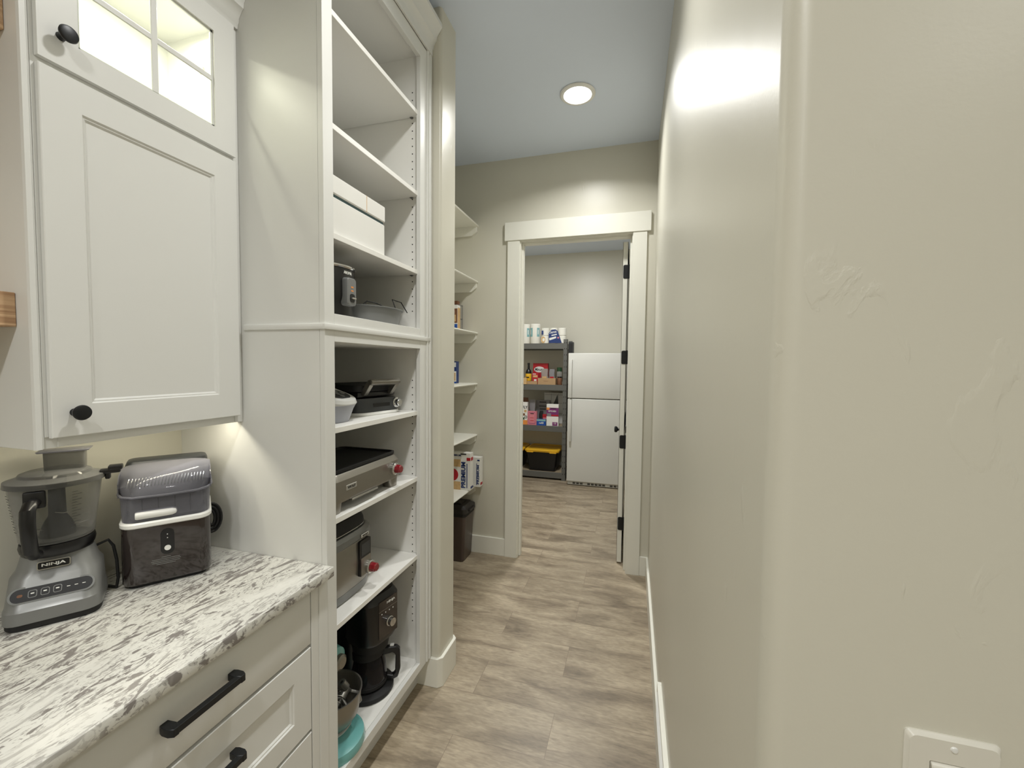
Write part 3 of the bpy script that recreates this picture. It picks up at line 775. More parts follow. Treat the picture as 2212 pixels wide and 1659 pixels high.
# --- sloped appliance, far left of shelf 1.3055
Z1 = 1.3055
t = thing('bread_maker', 'pale grey appliance with sloping oval keypad, partly behind the unit stile', 'kitchen appliance', (-1.040, 1.222, on(Z1)), math.radians(6))
B('base', M['lilac'], t).stack([(rr(.17, .11, .045, 6), 0), (rr(.20, .135, .055, 6), .045), (rr(.215, .150, .06, 6), .060)]).done()
tp_ = B('top_shell', M['grey2'], t)
def tiltx(pts, z0, z1, wx): return [(q[0], q[1], z0 + (z1 - z0) * (.5 - q[0] / wx)) for q in pts]
tp_.loft([tiltx(rr(.215, .150, .06, 6), .060, .060, .22), tiltx(rr(.222, .156, .062, 6), .064, .110, .22), tiltx(rr(.214, .150, .06, 6), .074, .148, .22), tiltx(rr(.19, .126, .05, 6), .077, .149, .22)])
tp_.box(-.09, -.01, -.020, .062, .09, .170, .005, 2); tp_.done()
kp = B('keypad', M['dkgrey'], t)
def sp_(p, h): return (p[0], p[1], .1128 - p[0]*.350 + h)
kp.loft([[sp_(q, .000) for q in rr(.070, .10, .034, 6, cx=.055)], [sp_(q, .0045) for q in rr(.070, .10, .034, 6, cx=.055)]])
for (x, y) in ((.055, -.030), (.055, 0), (.055, .030), (.036, -.016), (.036, .016), (.074, 0)):
    kp.mat(M['greyp']).loft([[sp_(q, .004) for q in circ(.009, 12, x, y)], [sp_(q, .006) for q in circ(.009, 12, x, y)]])
kp.done()
B('carry_handle', M['blackp'], t).tube([(-.03, .060*math.cos(a), .12 + .072*math.sin(a)) for a in [PI*i/16 for i in range(17)]], .0045, 8).done()
# --- contact grill
t = thing('contact_grill', 'black contact grill with brushed handle and steel dial', 'grill', (-1.070, 1.497, on(Z1)), math.radians(-12))
B('base_plate', M['whitep'], t).stack([(rr(.20, .245, .05, 6), 0), (rr(.206, .25, .052, 6), .004), (rr(.20, .245, .05, 6), .012)]).done()
B('body', M['dkgrey'], t).stack([(rr(.196, .24, .048, 6), .012), (rr(.19, .236, .046, 6), .050), (rr(.176, .222, .04, 6), .066)]).mat(M['blackp']).box(.094, .0965, -.04, .05, .022, .046).done()
up_ = B('top_plate', M['blackp'], t)
up_.box(-.09, .078, -.102, .100, .070, .092, .008, 2); up_.mat(M['soot']).stack([(rr(.178, .21, .03, 5, -.008, 0), .093), (rr(.172, .205, .03, 5, -.008, 0), .118), (rr(.15, .18, .03, 5, -.010, 0), .124)])
up_.done()
hn = B('handle', M['steel'], t)
def arm(pts, y0, y1): hn.prism(pts, 'y', y0, y1, bev=.002, seg=1)
ap = [(.070, .078), (.088, .078), (.116, .112), (.128, .130), (.120, .140), (.100, .130), (.074, .098)]
arm(ap, -.080, -.062); arm(ap, .058, .076)
hn.prism([(.112, .116), (.130, .124), (.134, .134), (.126, .143), (.108, .140), (.104, .130)], 'y', -.080, .076, bev=.003, seg=2)
hn.done()
kn_ = B('dial', M['chrome'], t)
kn_.lathe([(0, 0), (.021, 0), (.021, .006), (.015, .008), (.0145, .022), (.012, .025), (0, .025)], (.092, .088, .042), 24, axis='x'); kn_.done()
# --- griddle
Z2 = 1.014
t = thing('countertop_griddle', 'long steel countertop griddle with black plate and a red knob', 'griddle', (-1.055, 1.315, on(Z2)))
b = B('body', M['steel'], t)
yb0, yb1 = -.205, .200
b.stack([([(p[0], p[1]) for p in rr(.285, .405, .030, 6)], .036), (rr(.290, .410, .032, 6), .044), (rr(.290, .410, .032, 6), .108), (rr(.270, .392, .028, 6), .124), (rr(.262, .384, .026, 6), .128)])
b.done()
for (sx, sy) in ((1, 1), (1, -1), (-1, 1), (-1, -1)):
    B('foot', M['steel'], t).stack([(rr(.048, .050, .018, 4, sx*.112, sy*.172), 0), (rr(.056, .058, .020, 4, sx*.112, sy*.170), .042)]).done()
B('griddle_plate', M['soot'], t).stack([(rr(.252, .378, .024, 6), .126), (rr(.262, .386, .026, 6), .134), (rr(.262, .386, .026, 6), .142), (rr(.248, .372, .022, 6), .142), (rr(.244, .368, .02, 6), .134)]).done()
B('drip_tray', M['chrome'], t).box(.10, .150, -.115, .035, .030, .037, .001, 1).done()
kn_ = B('knob', M['chrome'], t)
kn_.lathe([(0, 0), (.024, 0), (.024, .012), (.020, .016), (0, .016)], (.144, .146, .078), 28, axis='x')
kn_.mat(M['red']).lathe([(0, .016), (.0165, .016), (.0175, .020), (.0165, .034), (.013, .038), (0, .038)], (.144, .146, .078), 8, axis='x'); kn_.done()
bg = B('badge', M['chrome'], t); bg.box(.144, .147, -.142, -.086, .070, .088, .001, 1).mat(M['ink']).text('WOLF', (.1472, -.114, .079), (0, 1, 0), (0, 0, 1), .009, .0004, width=.040, bold=.02); bg.done()
# --- multi cooker
Z3 = .664
t = thing('multi_cooker', 'steel multi cooker with black lid, display and dark red knob', 'slow cooker', (-1.105, 1.258, on(Z3)))
SE = lambda s, ry=None: [(s*math.copysign(abs(math.cos(a))**.62, math.cos(a)), (ry or s)*math.copysign(abs(math.sin(a))**.62, math.sin(a))) for a in [2*PI*i/56 for i in range(56)]]
b = B('body', M['steel'], t)
b.stack([(SE(.150, .168), .034), (SE(.157, .175), .045), (SE(.160, .178), .12), (SE(.158, .176), .196), (SE(.156, .174), .200)]); b.done()
B('base', M['gunmetal'], t).stack([(SE(.142, .160), 0), (SE(.148, .166), .006), (SE(.152, .170), .036)]).done()
B('top_rim', M['gunmetal'], t).stack([(SE(.157, .175), .199), (SE(.160, .178), .204), (SE(.156, .174), .222), (SE(.144, .160), .234)]).done()
B('lid', M['soot'], t).stack([(SE(.134, .150), .233), (SE(.140, .156), .238), (SE(.138, .154), .258), (SE(.128, .144), .282), (SE(.095, .11), .294), (SE(.03, .03), .297)]).mat(M['chrome']).stack([(SE(.1405, .1565), .240), (SE(.1405, .1565), .2425)]).done()
cp_ = B('control_panel', M['blackp'], t)
cp_.prism([(q[0], .130+q[1]) for q in rr(.066, .132, .008, 4, .060)], 'x', .140, .166)
cp_.mat(M['steel']).prism([(q[0], .098+q[1]) for q in rr(.058, .066, .003, 3, .062)], 'x', .14, .168)
cp_.mat(M['dkgrey']).prism([(q[0], .160+q[1]) for q in rr(.050, .044, .003, 3, .062)], 'x', .14, .1668)
cp_.done()
kn_ = B('knob', M['chrome'], t)
kn_.lathe([(0, 0), (.024, 0), (.024, .012), (.020, .015), (0, .015)], (.167, .076, .086), 28, axis='x')
kn_.mat(M['red']).lathe([(0, .015), (.0165, .015), (.0175, .019), (.0165, .034), (.013, .038), (0, .038)], (.167, .076, .086), 8, axis='x'); kn_.done()
bg = B('badge', M['chrome'], t); bg.box(.150, .1635, .040, .086, .2055, .217, .001, 1).mat(M['ink']).text('WOLF', (.1637, .063, .211), (0, 1, 0), (0, 0, 1), .007, .0004, width=.032, bold=.02); bg.done()
# --- coffee maker
Z4 = .172
t = thing('coffee_maker', 'tall black coffee maker with silver dial and glass carafe on the bottom shelf', 'coffee maker', (-1.05, 1.452, on(Z4)), math.radians(-12))
b = B('body', M['blackp'], t)
b.stack([(rr(.17, .178, .05, 6, -.065), 0), (rr(.17, .178, .05, 6, -.065), .42)])
b.stack([(rr(.155, .172, .06, 6, .050), .235), (rr(.165, .18, .055, 6, .050), .25), (rr(.17, .184, .05, 6, .048), .40), (rr(.15, .165, .05, 6, .040), .425), (rr(.12, .13, .05, 6, .030), .432)])
b.done()
B('base_plate', M['soot'], t).stack([(circ(.098, 40, .030), 0), (circ(.102, 40, .030), .006), (circ(.102, 40, .030), .020), (circ(.092, 40, .030), .026)]).done()
cp_ = B('control_panel', M['icebrown'], t)
cp_.prism([(q[0], .330+q[1]) for q in rr(.100, .150, .004, 3, .010)], 'x', .118, .1345)
cp_.mat(M['steel']).box(.132, .1352, -.040, .060, .366, .3675)
for u in (-.025, -.005, .015, .035): cp_.mat(M['letter']).box(.132, .1352, u-.002, u+.002, .352, .356)
cp_.mat(M['letter']).text('NINJA', (.1347, .024, .388), (0, 1, 0), (0, 0, 1), .011, .0005, width=.044, bold=.02)
cp_.done()
B('dial', M['chrome'], t).lathe([(0, 0), (.019, 0), (.019, .008), (.016, .010), (.0155, .024), (0, .025)], (.134, .012, .312), 28, axis='x').done()
B('brew_basket', M['soot'], t).stack([(circ(.070, 32, .045), .190), (circ(.080, 32, .045), .238)]).done()
cf = B('carafe', M['darkglass'], t)
cf.lathe([(0, .027), (.070, .027), (.074, .034), (.075, .060), (.070, .110), (.060, .150), (.055, .158), (.053, .158), (.068, .108), (.072, .06), (.068, .032), (0, .031)], (.030, 0, 0), 36)
cf.mat(M['soot']).lathe([(.057, .150), (.066, .152), (.068, .182), (.05, .188), (0, .188)], (.030, 0, 0), 36).lathe([(.0755, .034), (.077, .036), (.077, .048), (.0755, .050)], (.030, 0, 0), 36)
cf.done()
hd = B('carafe_handle', M['blackp'], t)
A = Matrix.Translation((.030, 0, 0)) @ Matrix.Rotation(math.radians(38), 4, 'Z')
hd.prism([(.060, .138), (.060, .170), (.114, .170), (.128, .157), (.130, .075), (.120, .040), (.100, .030), (.074, .036), (.074, .056), (.100, .050), (.109, .062), (.111, .135), (.100, .146)], 'y', -.011, .011, bev=.003, seg=1, T=A)
hd.mat(M['grey2']).box(.088, .104, -.007, .007, .1705, .176, .001, 1, T=A)
hd.done()
# --- stand mixer
t = thing('stand_mixer', 'teal stand mixer with a steel bowl of attachments, half hidden at the shelf end', 'stand mixer', (-1.03, 1.190, on(Z4)))
B('base', M['teal'], t).stack([(rr(.34, .215, .105, 8, -.02), 0), (rr(.345, .22, .108, 8, -.02), .012), (rr(.335, .212, .104, 8, -.02), .030), (rr(.30, .185, .09, 8, -.025), .038)]).done()
st = B('column', M['teal'], t); st.stack([(rr(.10, .095, .04, 6, -.150), .03), (rr(.09, .085, .038, 6, -.150), .22), (rr(.10, .09, .04, 6, -.145), .26)]); st.done()
hd = B('motor_head', M['teal'], t)
hd.loft([[(x, k*math.cos(2*PI*j/24), .302 + k*.95*math.sin(2*PI*j/24)) for j in range(24)] for x, k in ((-.215, .02), (-.205, .046), (-.15, .060), (-.05, .062), (.02, .056), (.062, .046), (.074, .02))])
hd.mat(M['steel']).lathe([(0, 0), (.026, 0), (.026, .014), (.018, .020), (0, .020)], (.070, 0, .302), 20, axis='x').lathe([(.058, -.004), (.060, 0), (.060, .004), (.058, .008)], (-.02, 0, .302), 24, axis='x')
hd.mat(M['grey2']).lathe([(0, 0), (.014, 0), (.014, .018), (0, .02)], (.02, .056, .290), 14, axis='y'); hd.done()
BX, BY = .030, .012
B('bowl_foot', M['boxwhite'], t).lathe([(0, .038), (.052, .038), (.060, .046), (.070, .060), (.05, .06), (0, .06)], (BX, BY, 0), 32).done()
bo = B('bowl', M['steel'], t)
bo.lathe([(.0, .058), (.045, .058), (.072, .070), (.092, .100), (.099, .140), (.101, .176), (.1045, .178), (.1045, .181), (.100, .181), (.097, .176), (.095, .140), (.088, .102), (.068, .074), (.04, .062), (0, .062)], (BX, BY, 0), 44); bo.done()
wh = B('whisk', M['chrome'], t)
A = Matrix.Translation((BX + .01, BY + .005, .13)) @ Matrix.Rotation(math.radians(32), 4, 'X') @ Matrix.Rotation(math.radians(-14), 4, 'Y')
for k in range(6):
    a = PI*k/6
    wh.tube([((.044*math.sin(PI*s/14)**.8)*math.cos(a) if s <= 14 else 0, (.044*math.sin(PI*s/14)**.8)*math.sin(a), .055 - .0075*s) for s in range(0, 15)], .0012, 5, T=A)
    wh.tube([(-(.044*math.sin(PI*s/14)**.8)*math.cos(a), -(.044*math.sin(PI*s/14)**.8)*math.sin(a), .055 - .0075*s) for s in range(0, 15)], .0012, 5, T=A)
wh.mat(M['beater']).lathe([(0, .050), (.012, .050), (.014, .062), (.009, .070), (.009, .098), (0, .10)], (0, 0, 0), 16, T=A); wh.done()
fb = B('flat_beater', M['beater'], t)
A = Matrix.Translation((BX + .034, BY - .030, .128)) @ Matrix.Rotation(math.radians(-62), 4, 'X') @ Matrix.Rotation(math.radians(30), 4, 'Z')
fb.tube([(0, 0, .05), (.030, 0, .035), (.044, 0, .0), (.030, 0, -.04), (0, 0, -.052), (-.030, 0, -.04), (-.044, 0, 0), (-.030, 0, .035)], .0045, 8, closed=True, T=A)
fb.tube([(0, 0, .05), (0, 0, -.05)], .004, 8, T=A).tube([(-.04, 0, -.005), (.04, 0, .005)], .004, 8, T=A)
fb.lathe([(.005, .048), (.014, .048), (.014, .082), (.005, .082)], T=A, n=18); fb.done()
dh = B('dough_hook', M['beater'], t)
A = Matrix.Translation((BX + .045, BY + .045, .150)) @ Matrix.Rotation(math.radians(-18), 4, 'Y') @ Matrix.Rotation(math.radians(24), 4, 'X')
dh.tube([(.0, 0, .03), (.0, .004, .0), (.018, .010, -.022), (.020, -.004, -.044), (-.004, -.014, -.056)], .006, 8, T=A)
dh.lathe([(.005, .028), (.013, .028), (.013, .060), (.005, .060)], T=A, n=18); dh.done()

# ================================================================== ALCOVE ITEMS
def carton(name, label, cat, x0, x1, y0, y1, z, h, m, marks=(), group=None, rz=0):
    t = thing(name, label, cat, ((x0+x1)/2, (y0+y1)/2, on(z)), rz, group)
    W_, D_ = (x1-x0), (y1-y0)
    B('carton', m, t).box(-W_/2, W_/2, -D_/2, D_/2, 0, h, .001, 1).done()
    for i, (kind, a) in enumerate(marks):
        if kind == 'f':   # printed patch on the face towards the viewer: u0,u1,v0,v1 in fractions
            u0, u1, v0, v1, mm = a
            B('print', mm, t).box(-W_/2 + W_*u0, -W_/2 + W_*u1, -D_/2 - .0006 - .0003*i, -D_/2 + .001, h*v0, h*v1).done()
        elif kind == 's':
            u0, u1, v0, v1, mm = a
            B('print', mm, t).box(W_/2 - .001, W_/2 + .0006 + .0003*i, -D_/2 + D_*u0, -D_/2 + D_*u1, h*v0, h*v1).done()
        elif kind == 't':   # text facing viewer
            s_, u, v, hh, ww, mm = a
            B('lettering', mm, t).text(s_, (-W_/2 + W_*u, -D_/2 - .0012 - .0003*i, h*v), (1, 0, 0), (0, 0, 1), hh, .0005, width=ww, bold=.02).done()
        elif kind == 'tv':  # text running upwards on front
            s_, u, v, hh, ww, mm = a
            B('lettering', mm, t).text(s_, (-W_/2 + W_*u, -D_/2 - .0012 - .0003*i, h*v), (0, 0, 1), (-1, 0, 0), hh, .0005, width=ww, bold=.03).done()
        elif kind == 'tvs':
            s_, u, v, hh, ww, mm = a
            B('lettering', mm, t).text(s_, (W_/2 + .0012 + .0003*i, -D_/2 + D_*u, h*v), (0, 0, 1), (0, -1, 0), hh, .0005, width=ww, bold=.03).done()
        elif kind == 'disc':
            u, v, r, mm = a
            B('print', mm, t).prism([(-W_/2 + W_*u + q[0], h*v + q[1]) for q in circ(r, 28)], 'y', -D_/2 - .0008 - .0003*i, -D_/2 + .001).done()
    return t
A6 = AS[5]
carton('cracker_box', 'large white cracker box reading PREMIUM in blue with a red disc', 'box', -1.375, -1.166, 2.935, 2.995, A6, .285, M['boxwhite'],
       (('f', (.0, .62, .0, .22, M['tan'])), ('f', (.30, .62, .62, .82, M['tan'])), ('disc', (.30, .40, .048, M['redp'])), ('f', (.855, .885, .06, .72, M['navy'])), ('tv', ('PREMIUM', .73, .41, .036, .20, M['navy'])),
        ('t', ('PREMIUM', .42, .93, .014, .09, M['navy'])), ('f', (.86, 1.0, .80, .88, M['redp'])), ('f', (.62, .84, .955, .985, M['ink'])), ('s', (.2, .8, .80, .88, M['redp'])), ('s', (.12, .88, .05, .10, M['navy']))),
       group='cracker boxes on the lowest alcove shelf')
carton('cracker_box', 'smaller white cracker box lettered PREMIUM, set behind and right of the big one', 'box', -1.365, -1.128, 3.045, 3.105, A6, .232, M['boxwhite'],
       (('tv', ('PREMIUM', .93, .42, .017, .15, M['navy'])), ('f', (.87, .89, .06, .80, M['navy'])), ('f', (.90, .98, .88, .93, M['navy'])), ('s', (.15, .85, .06, .14, M['redp']))), group='cracker boxes on the lowest alcove shelf')
carton('snack_box', 'blue pasta box standing on the fourth alcove shelf', 'box', -1.40, -1.292, 2.95, 3.0, AS[3], .168, M['navy'],
       (('f', (.62, .98, .74, .95, M['letter'])), ('f', (.55, 1.0, .08, .55, M['boxwhite'])), ('f', (.60, .95, .12, .48, M['tan'])), ('f', (.55, 1.0, .0, .07, M['blue']))))
carton('snack_box', 'brown and white snack box with blue checks on the third alcove shelf', 'box', -1.40, -1.285, 2.95, 3.005, AS[2], .195, M['boxwhite'],
       (('f', (.55, 1.0, .30, .86, M['brown'])), ('f', (.45, .90, .36, .62, M['tan'])), ('f', (.60, .80, .64, .78, M['boxwhite'])), ('f', (.70, 1.0, .0, .26, M['blue'])), ('f', (.72, .80, .02, .24, M['cyan'])), ('s', (.1, .9, .05, .9, M['tan']))))
t = thing('wire_rack_basket', 'small wire basket behind the brown snack box', 'basket', (-1.355, 3.05, on(AS[2])))
wb = B('wires', M['greyp'], t)
for z in (.004, .10, .205): wb.tube([(q[0], q[1], z) for q in rr(.12, .07, .01, 3)], .002, 5, closed=True)
for q in rr(.12, .07, .01, 1): wb.tube([(q[0], q[1], .004), (q[0], q[1], .205)], .0016, 5)
wb.done()
carton('packet', 'red packet in the wire basket on the third alcove shelf', 'packet', -1.392, -1.318, 3.03, 3.07, AS[2] + .0062, .232, M['brown'], (('f', (.3, .9, .70, .86, M['letter'])),))
t = thing('syrup_bottle', 'dark bottle edge on the fifth alcove shelf', 'bottle', (-1.368, 2.96, on(AS[4])))
B('bottle_body', M['icebrown'], t).lathe([(0, 0), (.036, 0), (.040, .01), (.040, .13), (.034, .165), (.016, .195), (.014, .225), (0, .225)], n=24).done()
B('cap', M['redp'], t).lathe([(0, .222), (.017, .222), (.017, .248), (0, .248)], n=16).done()
# waste bin
t = thing('waste_bin', 'brown plastic waste bin with black lid on the floor under the alcove shelves', 'bin', (-1.335, 3.0, 0))
B('bin_body', M['binbrown'], t).stack([(rr(.235, .170, .02, 4), .0), (rr(.25, .185, .022, 4), .012), (rr(.285, .205, .024, 4), .385)]).done()
l_ = B('bin_lid', M['binlid'], t)
l_.stack([(rr(.30, .218, .03, 4), .378), (rr(.305, .222, .03, 4), .392), (rr(.30, .218, .03, 4), .412), (rr(.26, .18, .03, 4), .425), (rr(.25, .17, .03, 4), .432)])
l_.box(-.09, .09, -.05, .05, .430, .442, .004, 1); l_.box(.146, .166, -.055, .055, .385, .402, .004, 1).done()
bg = B('bin_liner', M['soot'], t); bg.stack([(rr(.288, .208, .024, 4), .352), (rr(.292, .212, .024, 4), .380)], cap=False); bg.done()

# ================================================================== STORAGE ROOM
# fridge
FP = (-.40, 5.58, 0)
t = thing('refrigerator', 'white top-freezer refrigerator beyond the doorway', 'refrigerator', FP)
def fx(b): return loc(b.done(), FP)
fx(B('cabinet', M['fridge'], t).box(-.770, -.03, 5.285, 5.86, .04, 1.655, .004, 1).box(-.76, -.04, 5.32, 5.85, .0, .05))
for nm, za, zb in (('freezer_door', 1.106, 1.666), ('fridge_door', .055, 1.096)):
    dd = fx(B(nm, M['fridge'], t).prism([(-.775, za), (-.025, za), (-.025, zb), (-.775, zb)], 'y', 5.222, 5.283, bev=.008, seg=3))
    hh = B('handle', M['fridge'], dd)
    if nm == 'freezer_door': z0, z1 = 1.11, 1.585
    else: z0, z1 = .565, 1.09
    hh.box(-.748, -.722, 5.180, 5.194, z0, z1, .004, 2).box(-.748, -.722, 5.190, 5.222, z0, z0 + .035, .003, 1).box(-.748, -.722, 5.190, 5.222, z1 - .035, z1, .003, 1)
    hh.done()
kk = B('kick_grille', M['fridge'], t); kk.box(-.765, -.035, 5.255, 5.285, .008, .050, .002, 1)
kk.mat(M['hole'])
for i in range(14):
    if i in (3, 9): continue
    kk.box(-.70 + i*.046, -.70 + i*.046 + .034, 5.2535, 5.257, .018, .030).box(-.70 + i*.046, -.70 + i*.046 + .034, 5.2535, 5.257, .034, .040)
fx(kk)
t = thing('small_speaker', 'dark rectangular box standing on top of the refrigerator', 'speaker', (-.765, 5.40, 1.6555))
B('housing', M['dkgrey'], t).box(-.030, .030, -.05, .05, 0, .155, .004, 1).mat(M['soot']).box(-.024, .024, -.0515, -.049, .02, .14).done()
# steel rack
RP = (-1.43, 5.63, 0)
t = thing('storage_rack', 'grey steel boltless storage rack beside the refrigerator', 'rack', RP)
def rk_(b): return loc(b.done(), RP)
RX0, RX1, RY0, RY1 = -2.045, -.815, 5.40, 5.86
for (x, sx) in ((RX1, -1), (RX0, 1)):
    for (y, sy) in ((RY0, 1), (RY1, -1)):
        p = B('post', M['rackgrey'], t)
        p.box(min(x, x + sx*.052), max(x, x + sx*.052), min(y, y + sy*.003), max(y, y + sy*.003), 0, 1.85)
        p.box(min(x, x + sx*.003), max(x, x + sx*.003), min(y, y + sy*.045), max(y, y + sy*.045), 0, 1.85)
        if sy > 0 and sx < 0:
            p.mat(M['hole'])
            z = .08
            while z < 1.82:
                for xx in (.013, .037): p.prism([(x - xx - .004, z), (x - xx + .004, z), (x - xx + .003, z + .018), (x - xx - .003, z + .018)], 'y', y - .0006, y + .001)
                z += .078
        rk_(p)
RZ = [1.797, 1.256, .712, .098]
for z in RZ:
    bm_ = B('beam', M['rackgrey'], t)
    bm_.box(RX0 + .05, RX1 - .045, RY0 + .004, RY0 + .022, z - .074, z - .006, .002, 1).box(RX0 + .01, RX1 - .008, RY0 + .004, RY0 + .030, z - .008, z, .001, 1)
    bm_.box(RX0 + .05, RX1 - .045, RY1 - .022, RY1 - .004, z - .074, z - .006)
    bm_.box(RX1 - .030, RX1 - .006, RY0 + .02, RY1 - .02, z - .074, z - .006).box(RX0 + .006, RX0 + .030, RY0 + .02, RY1 - .02, z - .074, z - .006)
    rk_(bm_)
    rk_(B('shelf_board', M['deck'], t).box(RX0 + .03, RX1 - .03, RY0 + .030, RY1 - .022, z - .016, z - .002))
Y_ = 5.432
z = RZ[0]
# paper towel rolls
def roll(x, y, lab):
    t = thing('paper_towel_roll', lab, 'paper towels', (x, y, on(z)), group='wrapped paper towel rolls on the rack top')
    B('roll', M['paper'], t).lathe([(.020, 0), (.066, 0), (.069, .006), (.069, .250), (.064, .258), (.020, .258)], n=28).done()
    l = B('wrapper_print', M['cyan'], t); n = 12
    for a0, a1 in ((-150, -110), (-60, -25)):
        P_ = [(math.radians(a0 + (a1-a0)*i/n)) for i in range(n+1)]
        l.loft([[(.0697*math.cos(a), .0697*math.sin(a), zz) for a in P_] + [(.068*math.cos(a), .068*math.sin(a), zz) for a in reversed(P_)] for zz in (.09, .205)])
    l.mat(M['letter'])
    for a0, zz in ((-136, .15), (-45, .15)):
        P_ = [(math.radians(a0 - 5 + 10*i/4)) for i in range(5)]
        l.loft([[(.0702*math.cos(a), .0702*math.sin(a), z_) for a in P_] + [(.069*math.cos(a), .069*math.sin(a), z_) for a in reversed(P_)] for z_ in (zz - .03, zz + .03)])
    l.done()
roll(-1.400, 5.50, 'white wrapped paper towel roll at the left door jamb edge, on the rack top')
roll(-1.258, 5.475, 'white wrapped paper towel roll with teal label, right of the first roll')
t = thing('toilet_paper_pack', 'plastic-wrapped toilet paper pack with large blue label on the rack top', 'toilet paper', (-1.015, 5.50, on(z)))
pk = B('wrapped_rolls', M['paper'], t)
for i in range(3):
    for k in range(2): pk.lathe([(.0, 0), (.050, 0), (.055, .006), (.055, .094), (.050, .100), (0, .100)], (-.110 + i*.111, 0, .002 + k*.1015), 24)
pk.done()
sl_ = B('label', M['navy'], t); sl_.prism([(-.052, .006), (.118, .006), (.060, .165), (.030, .184), (-.018, .180), (-.040, .160), (-.058, .130)], 'y', -.0585, -.0555)
sl_.mat(M['letter']).prism([(-.050, .070), (.040, .094), (.044, .070), (-.046, .040)], 'y', -.0595, -.0575).prism([(-.020, .112), (.050, .126), (.052, .112), (-.018, .098)], 'y', -.0595, -.0575)
sl_.text('Charmin', (-.004, -.0590, .150), (1, 0, .12), (-.12, 0, 1), .032, .0006, width=.100, bold=.02)
sl_.mat(M['pink']).prism([(q[0]+.070, q[1]+.075) for q in circ(.012, 14)], 'y', -.0597, -.0575); sl_.done()
sb = B('side_print', M['navy'], t); sb.box(-.152, -.128, -.0575, -.0555, .118, .170).mat(M['tan']).prism([(-.130 + q[0], .050 + q[1]) for q in circ(.030, 16, ry=.044)], 'y', -.0575, -.0555).mat(M['paper']).prism([(-.124 + q[0], .050 + q[1]) for q in circ(.016, 16, ry=.022)], 'y', -.058, -.0555); sb.done()
# second shelf
z = RZ[1]
t = thing('sauce_bottle', 'dark bottle with yellow label at the left of the second rack shelf', 'bottle', (-1.345, 5.475, on(z)))
B('bottle_body', M['blackp'], t).lathe([(0, 0), (.036, 0), (.040, .006), (.040, .155), (.034, .180), (.016, .205), (.014, .262), (0, .262)], n=24).done()
B('cap', M['ink'], t).lathe([(0, .26), (.0165, .26), (.0165, .284), (0, .284)], n=16).done()
B('label', M['yellow'], t).lathe([(.0404, .045), (.0408, .046), (.0408, .140), (.0404, .141)], n=24).mat(M['ink']).box(-.022, .018, -.0425, -.038, .085, .100).done()
carton('tray', 'low tan cardboard tray at the left end of the second rack shelf', 'tray', -1.50, -1.215, 5.425, 5.437, z, .042, M['card'])
carton('small_carton', 'small cream carton in front of the dark bottle', 'box', -1.45, -1.352, 5.398, 5.421, z + .0005, .086, M['yellow'], (('f', (0, 1, 0, 1, M['tan'])),))
carton('rice_box', 'red rice box with oval white logo at the back of the second shelf', 'box', -1.318, -1.110, 5.62, 5.68, z, .282, M['redp'],
       (('t', ('Minute', .42, .70, .042, .115, M['ink'])),))
ob = B('oval', M['letter']); 
t2 = [o for o in S.objects if o.name.startswith('rice_box')][0]
ob.parent = t2; ob.prism([(-.016 + q[0], .197 + q[1]) for q in circ(.072, 28, ry=.040)], 'y', -.0311, -.029); ob.done()
carton('snack_carton', 'small red carton with pictures between the bottle and the cardboard box', 'box', -1.292, -1.205, 5.46, 5.51, z, .150, M['redp'],
       (('f', (.15, .85, .62, .80, M['tan'])), ('f', (.30, .70, .30, .45, M['letter'])), ('f', (.10, .60, .88, .94, M['letter']))))
t = thing('cardboard_tray_box', 'open tan cardboard box holding packets on the second rack shelf', 'box', (-1.088, 5.50, on(z)))
cb = B('box_body', M['card'], t)
cb.box(-.118, .118, -.072, -.068, 0, .086).box(-.118, .118, .068, .072, 0, .086).box(-.118, -.114, -.068, .068, 0, .086).box(.114, .118, -.068, .068, 0, .086).box(-.114, .114, -.068, .068, 0, .004)
cb.mat(M['brown']).box(-.040, .020, -.0724, -.071, .044, .048); cb.done()
def pouch(name, label, c, w_, d_, h_, m, rz=0, m2=None):
    t = thing(name, label, 'packet', c, rz)
    b = B('pouch', m, t); rg = []
    for k in range(9):
        v = k / 8; ww = w_ * (1 - .35*v**2) * (.92 + .08*math.sin(v*9)); dd = max(.004, d_ * (1 - v**1.6))
        rg.append([(p[0] + .004*math.sin(v*7 + p[1]*60), p[1], v*h_ + .004*math.sin(p[0]*90)*(v > 0)*(v < 1)) for p in rr(ww, dd, dd*.45, 3)])
    b.loft(rg)
    if m2: b.mat(m2).box(-w_*.25, w_*.25, -d_*.5 - .0005, -d_*.3, h_*.25, h_*.5)
    b.done(); return t
pouch('snack_bag', 'clear plastic bag of pale snacks sticking out of the cardboard box', (-1.125, 5.485, z + .0052), .12, .055, .205, M['bag'], m2=M['tan'])
pouch('snack_pouch', 'dark printed pouch standing in the cardboard box', (-1.035, 5.520, z + .0052), .10, .045, .200, M['boxgrey'], .1, M['redp'])
t = thing('seasoning_jar', 'clear jar with green lid on the second rack shelf', 'jar', (-.948 - .0, 5.60, on(z)))
B('jar_body', M['bag'], t).lathe([(0, 0), (.034, 0), (.036, .006), (.036, .165), (.030, .175), (0, .175)], n=24).done()
B('lid', M['green'], t).lathe([(0, .175), (.033, .175), (.033, .228), (0, .228)], n=20).done()
t = thing('jar', 'small dark jar with reddish label at the right end of the second shelf', 'jar', (-.925, 5.485, on(z)))
B('jar_body', M['brown'], t).lathe([(0, 0), (.030, 0), (.032, .005), (.032, .085), (.028, .092), (0, .092)], n=20).done()
B('cap', M['blackp'], t).lathe([(0, .092), (.029, .092), (.029, .108), (0, .108)], n=20).done()
